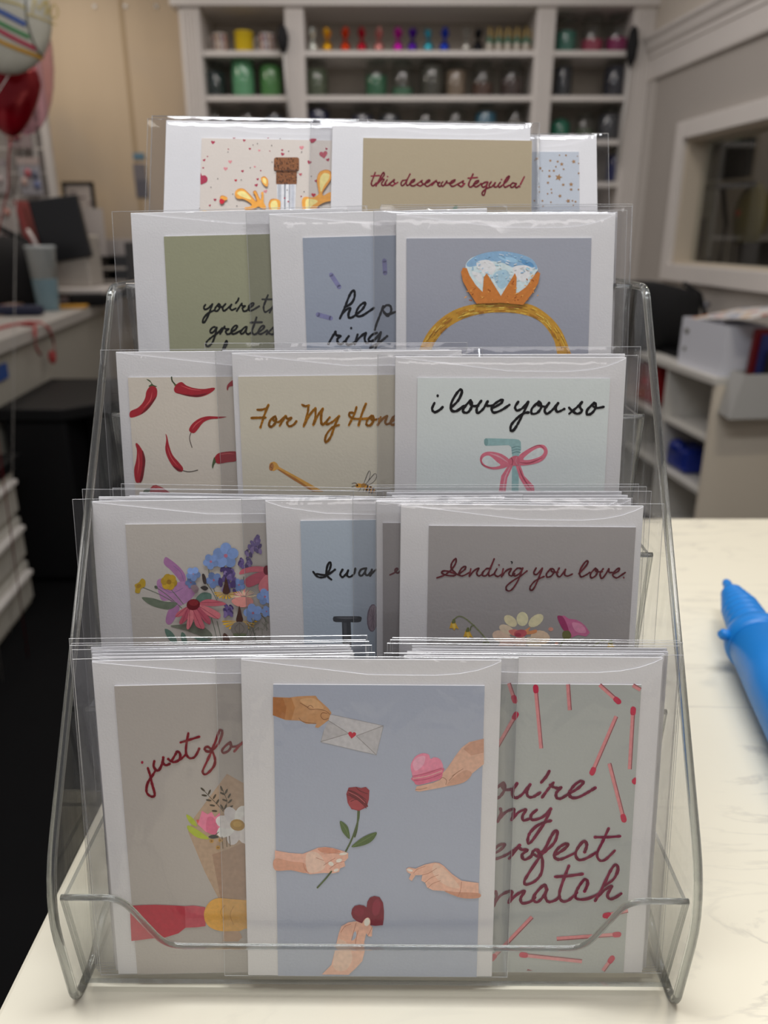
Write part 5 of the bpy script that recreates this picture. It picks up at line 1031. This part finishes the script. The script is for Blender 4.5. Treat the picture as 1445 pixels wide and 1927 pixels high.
# white box with the patterned paper
a, b = at_z(1329, 700, UZ), at_z(1373, 712, UZ)
bxM = UM @ Matrix.Translation((-.385, .02, UZ + .001))
wb = thing('white_carton', 'white open carton with two round painted holes on the cubby shelf', 'box', M=bxM)
CB = mat('white_card_box', (.74, .76, .84, 1), .6)
m = MB()
for lo, hi in (((0, 0, 0), (.36, .006, .20)), ((0, .17, 0), (.36, .176, .20)), ((0, .006, 0), (.006, .17, .20)), ((.354, .006, 0), (.36, .17, .20)), ((.006, .006, 0), (.354, .17, .006))): m.box(lo, hi)
m.build('carton', CB, wb)
for zz in (.145, .07): MB().ball((.05, -.001, zz), .020 if zz > .1 else .013, .003, .012 if zz > .1 else .009).build('hole_disc', mat('hole_shade_grey', (.16, .16, .13, 1), .8), wb)  # flat grey discs paint the shade inside the holes
pp = MB(); 
pp.prism([(.02, .01, .19), (.50, .01, .24), (.50, .24, .29), (.02, .24, .23)], (0, 0, .004)); po = thing('patterned_paper', 'sheet of white paper with coloured blossoms on the white carton', 'wrapping paper', M=bxM)
def pat_mat():
    m = bpy.data.materials.new('blossom_paper'); m.use_nodes = True; nt = m.node_tree; b = nt.nodes['Principled BSDF']; b.inputs['Roughness'].default_value = .5
    tc = nt.nodes.new('ShaderNodeTexCoord'); v = nt.nodes.new('ShaderNodeTexVoronoi'); v.inputs['Scale'].default_value = 17; nt.links.new(tc.outputs['Object'], v.inputs['Vector'])
    r = nt.nodes.new('ShaderNodeValToRGB'); r.color_ramp.elements[0].position = .34; r.color_ramp.elements[0].color = (1, 1, 1, 1); r.color_ramp.elements[1].position = .40; r.color_ramp.elements[1].color = (0, 0, 0, 1)
    nt.links.new(v.outputs['Distance'], r.inputs[0])
    h = nt.nodes.new('ShaderNodeValToRGB'); h.color_ramp.interpolation = 'CONSTANT'
    for p_, c_ in ((0, (.7, .35, .02, 1)), (.3, (.55, .1, .08, 1)), (.55, (.2, .3, .5, 1)), (.8, (.72, .45, .3, 1))):
        e = h.color_ramp.elements[0] if p_ == 0 else h.color_ramp.elements.new(p_); e.color = c_
    sx = nt.nodes.new('ShaderNodeSeparateColor'); nt.links.new(v.outputs['Color'], sx.inputs[0]); nt.links.new(sx.outputs[0], h.inputs[0])
    mx = nt.nodes.new('ShaderNodeMix'); mx.data_type = 'RGBA'; mx.inputs[6].default_value = (.78, .74, .72, 1); nt.links.new(r.outputs[0], mx.inputs[0]); nt.links.new(h.outputs[0], mx.inputs[7]); nt.links.new(mx.outputs[2], b.inputs['Base Color']); return m
pp.build('sheet', pat_mat(), po)
# hanging document bin on the end panel with folders
bn = thing('document_bin', 'white plastic document bin hung on the beige end panel', 'bin', M=UM @ Matrix.Translation((.002, .02, .612)))
GP = mat('grey_white_plastic', (.46, .46, .45, 1), .4)
m = MB(); yw = .33
m.prism([(0, 0, 0), (0, .03, .17), (.10, .03, .17), (.12, -.02, 0)], (0, .004, 0)); m.prism([(0, yw, 0), (0, yw, .17), (.10, yw, .17), (.12, yw, 0)], (0, .004, 0))
m.prism([(.12, -.02, 0), (.10, .03, .17), (.10, yw, .17), (.12, yw, 0)], (.004, 0, 0)); m.prism([(0, 0, 0), (.12, -.02, 0), (.12, yw, 0), (0, yw, 0)], (0, 0, .004)); m.box((0, .03, 0), (.004, yw, .17)); m.build('bin_shell', GP, bn)
for i, (c, nm, h) in enumerate((((.16, .008, .012, 1), 'dark red', .33), ((.02, .03, .14, 1), 'navy blue', .31), ((.012, .012, .014, 1), 'black', .25))):
    fo = MB().box((-.0, 0, 0), (.016, .20, h)).build('folder', mat('folder_' + nm.replace(' ', '_'), c, .5), None, bevel=.002)
    fo.matrix_world = UM @ Matrix.Translation((.014 + i * .026, .10 + .02 * i, .618)) @ Matrix.Rotation(.06, 4, 'Y'); tag(fo, '%s folder standing in the white document bin' % nm, 'folder', 'folders in the document bin')
# black bag
bgp = at_z(1212, 655, UZ)
bm_ = MB(); rl = random.Random(9)
def bagf(q):
    s = 1 + .10 * math.sin(q.x * 22 + 1) * math.cos(q.z * 17); q = Vector((q.x * s, q.y * s, q.z * s)); q.z = min(max(q.z, -.165), .155 - .25 * max(q.x, 0)); return q
bag = thing('black_bag', 'slouchy black fabric bag on the far end of the cubby shelf', 'bag', M=Matrix.Translation((bgp.x + .02, bgp.y - .02, UZ + .166)))
FB = mat('black_fabric', (.006, .006, .007, 1), .9)
bm_.ball((0, 0, 0), .23, .16, .22, FB, 24, 16, f=bagf); bm_.build('bag_body', FB, bag)
MB().tube([(.12, -.02, .15), (.20, -.04, .10), (.235, -.05, .0), (.22, -.06, -.08)], .012, FB, 8).build('strap', FB, bag)
MB().ball((.235, -.05, .05), .018, .012, .018).build('buckle', mat('dull_steel', (.2, .2, .22, 1), .3, .8), bag)
# long flat carton against the wall
lc = thing('long_carton', 'long flat white carton lying along the wall above the cubby shelf', 'box', M=UM @ Matrix.Translation((-.95, .20, UZ + .001)))
MB().box((-.18, .02, 0), (.90, .17, .15)).build('carton', mat('white_carton_board', (.68, .66, .64, 1), .6), lc, bevel=.004); MB().box((-.182, .018, .12), (.902, .172, .152)).build('carton_lid', mat('white_carton_lid', (.72, .70, .69, 1), .6), lc, bevel=.004)
tag(MB().box((-.86, .08, UZ + .001), (-.42, .19, UZ + .022), None, UM).build('flat_tablet', BLK, bevel=.004), 'thin black tablet lying in front of the long white carton', 'tablet')

# ---- left: service counter with drawers
LZ = 0.93
KS = 1.3
l0, l1 = at_z(0, 640, LZ), at_z(212, 562, LZ)
LD = (l1 - l0).normalized(); LM = Matrix((LD, Vector((-LD.y, LD.x, 0)), Vector((0, 0, 1)))).transposed().to_4x4(); LM.translation = Vector((l0.x, l0.y, 0))   # x: away from camera, y: + to the left
lc_ = thing('service_counter', 'long white service counter on the left with a grey edged top', 'counter', M=LM)
MB().box((-2.2, .0, LZ - .05), (1.75, .85, LZ), mat('counter_laminate', (.50, .475, .44, 1), .4)).build('worktop', None, lc_, bevel=.003)
MB().box((-2.2, .03, .0), (1.72, .83, LZ - .05)).build('front_cabinet', mat('counter_front', (.40, .38, .33, 1), .55), lc_)
bt_ = at_z(0, 0, 0)
MB().box((-.02, .022, LZ - .15), (.09, .030, LZ - .095)).build('blue_tape', mat('blue_tape', (.02, .07, .28, 1), .6), lc_)
# low drawer unit with black top
DU = thing('drawer_unit', 'low white drawer unit with a black top at the far left', 'drawers', (-1.25, 2.05, 0), rz=.09)
DW = mat('drawer_white', (.52, .50, .45, 1), .5)
MB().box((-.06, -.75, 0), (-.02, .55, .53)).build('drawer_case', DW, DU); MB().box((-.07, -.77, .53), (.02, .57, .565)).build('drawer_top', BLK, DU)
for i, zz in enumerate((.03, .20, .37)):
    d = MB().box((-.02, -.73, zz), (.0, .53, zz + .145)).build('drawer', DW, DU, bevel=.004); MB().box((.0, -.60, zz + .11), (.028, .49, zz + .128)).build('pull', WHITE, d, bevel=.004)
# black cart
p_ = at_z(115, 770, .70)
ct = thing('black_cart', 'large black lidded storage cart between counter and rack', 'cart', (p_.x, p_.y, 0))
MB().box((-.23, .02, .02), (.0, .60, .65)).build('cart_body', BLK, ct, bevel=.01); MB().prism([(-.24, 0, 0), (.0, 0, 0), (.16, .16, 0), (.80, .16, 0), (.80, .62, 0), (-.29, .62, 0)], (0, 0, .045), M=Matrix.Translation((0, 0, .655))).build('cart_lid', BLK, ct, bevel=.006)
MB().box((-.21, .06, 0), (.0, .58, .02)).build('cart_foot', BLK, ct)
MB().box((.02, .18, .0), (.80, .60, .65)).build('cart_annex', BLK, ct)
def ctr(u, v, dz=0): return at_z(u, v, LZ + dz)
# tumbler
o = ctr(92, 584); tm = thing('tumbler', 'tall pale blue plastic tumbler with a straw on the service counter', 'tumbler', (o.x, o.y, LZ + .001))
MB().lathe([(.038, 0), (.040, .003), (.046, .115), (.0462, .117)], seg=28).build('tinted_lower_half', mat('tumbler_teal', (.20, .31, .36, 1), .25), tm)
MB().lathe([(.0463, .117), (.0535, .222), (.056, .224), (.056, .232), (.05, .235)], seg=28).build('pale_upper_half', mat('tumbler_pale', (.40, .44, .45, 1), .25), tm)
MB().tube([(-.01, 0, .23), (-.025, .01, .26), (-.045, .02, .29)], .007, None, 8).build('straw', mat('pale_straw', (.55, .50, .49, 1), .4), tm)
# tilted monitor, back to us
o = ctr(112, 582); mo = thing('monitor', 'black tilted monitor screen behind the tumbler', 'monitor', (o.x, o.y + .22, LZ + .001), rz=.12)
MB().box((-.075, -.012, .175), (.115, .018, .41), None, Matrix.Rotation(-.13, 4, 'Y')).build('screen', DG, mo, bevel=.006); MB().box((-.03, .018, 0), (.01, .045, .28)).build('stand', BLK, mo); MB().lathe([(.09, 0), (.09, .008), (.05, .014)], c=(-.03, .04, 0), seg=20).build('foot', BLK, mo)
o = ctr(62, 580); rb = MB().box((-.006, -.05, 0), (.006, .06, .40)).build('red_binder', mat('red_binder', (.30, .05, .05, 1), .5), None, bevel=.003); rb.scale = (KS,) * 3; rb.location = (o.x + .02, o.y + .15, LZ + .001); rb.rotation_euler = (0, -.13, 0); tag(rb, 'thin red folder standing left of the black monitor', 'folder')
# receipt printer / white box
o = ctr(160, 572); wp = thing('label_printer', 'tall off white label printer on a white tray', 'printer', (o.x - .01, o.y, LZ + .001))
MB().box((-.085, -.06, .07), (.065, .1, .27)).build('printer_body', mat('printer_white', (.44, .41, .37, 1), .5), wp, bevel=.01, seg=3)
MB().box((-.17, -.10, .045), (.13, .14, .07)).build('tray', WHITE, wp, bevel=.006, seg=2)
for sx in (-.14, .09): MB().box((sx, -.05, 0), (sx + .025, .1, .045)).build('tray_foot', BLK, wp)
MB().box((-.05, -.02, .27), (.03, .05, .30)).build('paper_roll', mat('greenish_paper', (.50, .52, .38, 1), .6), wp)
# picture frame leaning on back
o = at_y(152, 402, 4.9); pf = thing('picture_frame', 'black framed print standing behind the white printer', 'picture frame', (o.x, 4.9, LZ))
a, b = at_y(122, 342, 4.9), at_y(187, 398, 4.9); w_ = (b.x - a.x) / 2; zt_ = a.z - LZ
for lo, hi in (((-w_, 0, 0), (-w_ + .016, .02, zt_)), ((w_ - .016, 0, 0), (w_, .02, zt_)), ((-w_, 0, zt_ - .016), (w_, .02, zt_)), ((-w_, 0, 0), (w_, .02, .016))): MB().box(lo, hi).build('frame_rail', BLK, pf)
MB().box((-w_ + .01, .006, .01), (w_ - .01, .014, zt_ - .01)).build('print', mat('print_white', (.60, .54, .50, 1), .6), pf)
for i in range(5): MB().box((-w_ + .04 + .05 * (i % 3), .004, zt_ - .06 - .03 * i), (-w_ + .075 + .05 * (i % 3), .006, zt_ - .052 - .03 * i)).build('print_mark', mat('print_mark', (.22, .16, .17, 1), .6), pf)
o = at_y(180, 430, 4.75); cdm = MB().box((-.06, 0, 0), (.05, .006, at_y(180, 392, 4.75).z - LZ)).build('small_card', mat('small_card_white', (.52, .48, .46, 1), .6)); cdm.location = (o.x, 4.75, LZ); tag(cdm, 'small white card with a grey blot right of the framed print', 'card')
MB().lathe([(.0, 0), (.02, 0), (.02, .001)], M=Matrix.Translation((-.005, -.001, .30)) @ Matrix.Rotation(math.pi / 2, 4, 'X'), seg=14).build('grey_blot', mat('grey_blot', (.2, .21, .24, 1), .7), cdm)
# paper trays
o = ctr(190, 566); pt = thing('letter_tray', 'black stacked letter tray right of the white printer', 'letter tray', (o.x + .01, o.y + .22, LZ + .001))
for i in range(4):
    z_ = .01 + .055 * i; MB().box((-.10, -.12, z_), (.11, .14, z_ + .006)).build('tray_shelf', BLK, pt)
    if i in (1, 2): MB().box((-.09, -.115, z_ + .007), (.10, .12, z_ + .018)).build('paper_pile', mat('paper_pile', (.42, .38, .34, 1), .7), pt)
for sx in (-.105, .105): MB().box((sx, -.12, 0), (sx + .006, .14, .24)).build('tray_side', BLK, pt)
# white boxes behind the rack edge at left
o = ctr(236, 552); wbx = thing('paper_box', 'pale cardboard box with dark lower half beside the letter tray', 'box', (o.x, o.y - .1, LZ + .001))
MB().box((-.09, -.1, 0), (.16, .1, .17)).build('lower_half', mat('charcoal_card', (.06, .06, .065, 1), .6), wbx); MB().box((-.095, -.105, .17), (.165, .105, .25)).build('pale_lid', mat('pale_card', (.46, .42, .40, 1), .6), wbx)
# things pinned on the back wall left of the card rack
for (u0, v0, u1, v1, c, l) in ((250, 288, 272, 300, (.12, .24, .34, 1), 'small blue and green sticker on the plywood wall'), (250, 308, 276, 338, (.20, .19, .21, 1), 'grey notice on the plywood wall'), (254, 338, 280, 372, (.13, .13, .16, 1), 'dark grey notice below the grey one')):
    a, b = at_y(u0, v0, YB - .006), at_y(u1, v1, YB - .006); w = MB().box((a.x, YB - .008, b.z), (b.x, YB - .001, a.z)).build('wall_notice', mat('notice_' + str(u0 + v0), c, .6)); tag(w, l, 'notice', 'notices on the plywood wall')
# clutter
def clut(name, u, v, size, m, label, cat, rz=0.0, dx=0, bev=.006):
    o = ctr(u, v); q = MB().box((-size[0]/2, -size[1]/2, 0), (size[0]/2, size[1]/2, size[2])).build(name, m, None, bevel=bev, seg=2); q.scale = (KS,) * 3; q.location = (o.x + dx, o.y, LZ + .001); q.rotation_euler = (0, 0, rz); return tag(q, label, cat)
clut('sticky_notes', 138, 580, (.11, .06, .012), mat('amber_notes', (.55, .28, .03, 1), .6), 'amber pad of sticky notes right of the tumbler', 'notepad', .2)
clut('stapler', 166, 577, (.14, .045, .05), BLK, 'black stapler under the white printer tray', 'stapler', .3, bev=.012)
clut('paper_stack', 128, 573, (.16, .12, .035), mat('paper_pinkish', (.42, .33, .31, 1), .7), 'pinkish paper stack behind the sticky notes', 'papers', .1)
clut('tape_dispenser', 190, 573, (.05, .05, .05), mat('clear_tape', (.36, .31, .28, 1), .3), 'round clear tape roll under the printer tray', 'tape', .1, bev=.018)
clut('pen_case', 34, 594, (.18, .06, .035), mat('navy_cloth', (.012, .016, .045, 1), .7), 'navy pen case at the counter edge', 'pen case', .1, bev=.014)
clut('receipt_pad', 44, 580, (.14, .09, .06), mat('lavender_paper', (.36, .31, .33, 1), .6), 'lavender grey receipt pad left of the tumbler', 'notepad', .15)
o = ctr(10, 586); hb = thing('black_handbag', 'black slouched handbag at the far left of the counter', 'handbag', (o.x - .03, o.y + .18, LZ + .001))
MB().ball((0, 0, .11), .17, .10, .16, FB, 20, 12, f=lambda q: Vector((q.x, q.y, max(q.z, -.109)))).build('bag_body', FB, hb); MB().tube([(-.1, 0, .22), (-.04, 0, .31), (.08, 0, .25), (.16, -.02, .10)], .012, FB, 8).build('handle', FB, hb)
for i, (u, v, c, nm) in enumerate(((6, 594, (.45, .33, .24, 1), 'tan'), (18, 587, (.42, .20, .16, 1), 'copper'), (30, 584, (.20, .12, .08, 1), 'brown'), (8, 581, (.33, .28, .02, 1), 'olive yellow'))):
    o = ctr(u, v); rl_ = thing('ribbon_roll', '%s ribbon roll lying by the black handbag' % nm, 'ribbon roll', (o.x, o.y, LZ + .001), group='ribbon rolls on the counter')
    rm = mat('ribbon_' + nm.replace(' ', '_'), c, .4); MB().lathe([(.012, .0), (.030, .0), (.032, .004), (.032, .022), (.030, .026), (.012, .026)], seg=20).build('wound_ribbon', rm, rl_); MB().lathe([(.012, -.0005), (.013, .027)], seg=16).build('core', mat('card_core', (.4, .36, .3, 1), .7), rl_)
# red ribbon hanging over the counter edge
rc = thing('tasselled_ribbon', 'thin red ribbon draped over the counter edge with a knot', 'cord', LM.translation); RCM = mat('red_cord', (.42, .05, .05, 1), .5)
def onc(u, v): return at_z(u, v, LZ + .006) - LM.translation
def onf(u, v):
    N = (LM.to_3x3() @ Vector((0, 1, 0))); return hit(u, v, LM @ Vector((0, -.012, 0)), N) - LM.translation
MB().tube([onc(-20, 622), onc(20, 612), onc(55, 606), onc(76, 607), onf(92, 618), onf(100, 640), onf(104, 668)], .006, RCM, 8).build('cord', RCM, rc)
MB().tube([onc(40, 610), onc(66, 613), onf(66, 630), onf(68, 655), onf(76, 668)], .006, RCM, 8).build('cord_tail', RCM, rc)
MB().ball(onf(98, 672), .018, .012, .03, RCM, 10, 8).build('knot', RCM, rc)

for q_ in (tm, mo, wp, pt, wbx, hb): q_.scale = (KS,) * 3
for q_ in [o for o in COL.objects if o.name.startswith('ribbon_roll')]: q_.scale = (KS,) * 3
# ---- left wall rack with bagged goods, balloons
RYK = 4.5
gr = thing('wire_display_rack', 'white wire display rack on the far left holding bagged goods', 'display rack', (0, 0, 0))
WR = mat('white_wire', (.60, .57, .54, 1), .4)
a, b = at_y(66, 165, RYK), at_y(108, 385, RYK)
xr = (a.x + b.x) / 2
MB().box((xr - .02, RYK, LZ), (xr + .02, RYK + .03, 2.35)).build('upright', WR, gr); MB().box((xr - .9, RYK, LZ), (xr - .86, RYK + .03, 2.35)).build('upright', WR, gr); MB().box((xr - .08, RYK + .005, LZ), (xr - .055, RYK + .02, 2.35)).build('upright', WR, gr)
for i in range(11):
    z_ = LZ + .06 + .12 * i; MB().box((xr - .9, RYK + .012, z_), (xr + .02, RYK + .02, z_ + .010)).build('cross_wire', WR, gr)
MB().box((xr - .9, RYK + .06, LZ), (xr + .0, RYK + .07, 2.35)).build('back_panel', mat('rack_back', (.36, .33, .31, 1), .7), gr)
def pack(u0, v0, u1, v1, cols, label, y=RYK - .035):
    a, b = at_y(u0, v0, y), at_y(u1, v1, y); w, h = b.x - a.x, a.z - b.z
    t = thing('bagged_goods', label, 'bagged goods', ((a.x + b.x) / 2, y, b.z), group='bagged goods hanging on the wire rack')
    MB().box((-w / 2, -.006, 0), (w / 2, .012, h)).build('bag', mat('bag_' + str(cols[0]), cols[0] + (1,), .3), t, bevel=.006)
    MB().box((-w / 2, -.008, h * .88), (w / 2, .014, h * 1.08)).build('header_card', mat('header_' + str(cols[1]), cols[1] + (1,), .5), t)
    rl = random.Random(u0 * 7 + v0); 
    for i, c in enumerate(cols[2:]):
        x, z = rl.uniform(-.3, .3) * w, rl.uniform(.2, .7) * h; MB().ball((x, -.008, z), w * .16, .010, h * .13, None, 10, 8).build('bagged_piece', mat('piece_' + str(c), c + (1,), .35), t)
    MB().box((-.006, .012, h * 1.0), (.006, .05, h * 1.02)).build('hook', WR, t)
pack(2, 200, 60, 280, ((.30, .24, .24), (.36, .28, .30), (.60, .40, .28), (.62, .52, .46), (.24, .06, .08), (.5, .30, .25)), 'bag of peach and maroon pieces on the upper left wire rack')
pack(32, 302, 82, 368, ((.34, .33, .36), (.44, .36, .34), (.14, .17, .32), (.5, .36, .32), (.42, .1, .12), (.10, .11, .16)), 'bag of blue and peach pieces on the middle of the wire rack')
pack(-30, 305, 18, 365, ((.40, .37, .37), (.34, .30, .32), (.48, .40, .40)), 'pale grey bag at the left edge of the wire rack')
pack(-14, 380, 36, 440, ((.46, .42, .40), (.40, .36, .34), (.44, .20, .16), (.5, .46, .44)), 'cream bag with red stripe low on the wire rack')
pack(-10, 445, 30, 485, ((.42, .37, .36), (.36, .30, .31), (.40, .12, .12)), 'pinkish bag at the bottom of the wire rack')
# balloons
BY = 2.05
bo = at_y(4, 20, BY); rb_ = at_y(96, 20, BY).x - bo.x
fbm = mat('cream_foil', (.42, .40, .34, 1), .28, .0, noise_amt=.08, nscale=12, coat=.3)
ba = thing('striped_foil_balloon', 'round cream foil balloon with coloured stripes hanging at top left', 'balloon', (bo.x, BY, bo.z), group='foil balloons at the upper left')
rot = Matrix.Rotation(.35, 4, 'Y')
MB().ball((0, 0, 0), rb_, rb_ * .38, rb_ * 1.16, fbm, 32, 18).build('body', fbm, ba)
def onb(x, z):
    d = 1 - (x / rb_) ** 2 - (z / (rb_ * 1.16)) ** 2; return Vector((x, -rb_ * .38 * math.sqrt(max(d, .0)) - .002, z))
def bpx(u, v): p = at_y(u, v, BY - .045) - Vector((bo.x, BY, bo.z)); return p.x, p.z
def bstripe(name, pts, w, c):
    s = MB(); pv = None; P = [bpx(*q) for q in spline(pts, 5)]; sc = w * 2.0 / 1450
    for i in range(len(P)):
        a_, b_ = P[max(i-1, 0)], P[min(i+1, len(P)-1)]; dx, dz = b_[0]-a_[0], b_[1]-a_[1]; l = math.hypot(dx, dz) or 1; nx, nz_ = -dz/l*sc/2, dx/l*sc/2
        x, z = P[i]; n = s.verts([onb(x+nx, z+nz_), onb(x-nx, z-nz_)])
        if pv is not None: s.face((pv, pv+1, n+1, n))
        pv = n
    s.build(name, mat('balloon_print_%s' % '_'.join(str(int(q*100)) for q in c), c + (1,), .35), ba, fix=False)
for pts, w, c in (([(-30,6),(10,26),(45,44)], 8, (.05,.09,.26)), ([(-30,28),(10,48),(50,67)], 6, (.05,.20,.07)), ([(-20,46),(15,66),(60,88)], 6, (.36,.02,.06)), ([(-30,62),(10,82),(65,102)], 6, (.46,.24,.03)), ([(-20,-6),(30,6),(44,14)], 3, (.45,.36,.12)), ([(44,-20),(46,30),(56,75),(68,104)], 3, (.10,.10,.08)), ([(46,24),(70,30),(92,38)], 2.5, (.46,.36,.14))): bstripe('printed_stripe', pts, w, c)
for pts in ([(56,22),(58,-8),(66,12),(76,-8),(76,24)], [(84,0),(80,14),(88,26),(95,14),(90,0),(84,0)]): bstripe('gold_lettering', pts, 2.5, (.46,.36,.14))
MB().tube([(.0, 0, -rb_ * 1.1), (-.06, .0, -rb_ * 1.7), (-.25, 0, LZ - bo.z - .1), (-.3, 0, -bo.z)], .001, WR, 5).build('string', WR, ba)
ro = at_y(8, 160, BY + .14); rm = mat('red_foil', (.26, .004, .012, 1), .16, .35, noise_amt=.2, nscale=10, bump=.9, bscale=7)
br = thing('red_foil_balloon', 'shiny dark red foil balloon below the striped balloon', 'balloon', (ro.x, BY + .14, ro.z), group='foil balloons at the upper left')
def heartf(q):
    return Vector((q.x * (1.0 - .35 * max(0, -q.z) / .11), q.y, q.z))
MB().ball((0, 0, 0), .092, .05, .118, rm, 24, 16, f=heartf).build('body', rm, br)
MB().tube([(-.0, 0, -.11), (-.015, 0, -.16), (-.03, .0, -.24), (-.16, 0, -.55), (-.2, 0, -ro.z)], .0018, rm, 6).build('ribbon_tail', rm, br)
pk = at_y(88, 90, BY + .30); pm_ = clear_mat('pink_cellophane', (.86, .62, .68), .12, .05, haze=.10, bump=.5, bscale=9)
pb = thing('pink_balloon', 'translucent pink balloon behind the striped balloon', 'balloon', (pk.x - .088, BY + .30, pk.z), group='foil balloons at the upper left')
MB().ball((0, 0, 0), .10, .07, .21, pm_, 20, 14).build('body', pm_, pb); MB().tube([(0, 0, -.205), (-.06, 0, -.40), (-.3, 0, -pk.z)], .001, WR, 5).build('string', WR, pb)
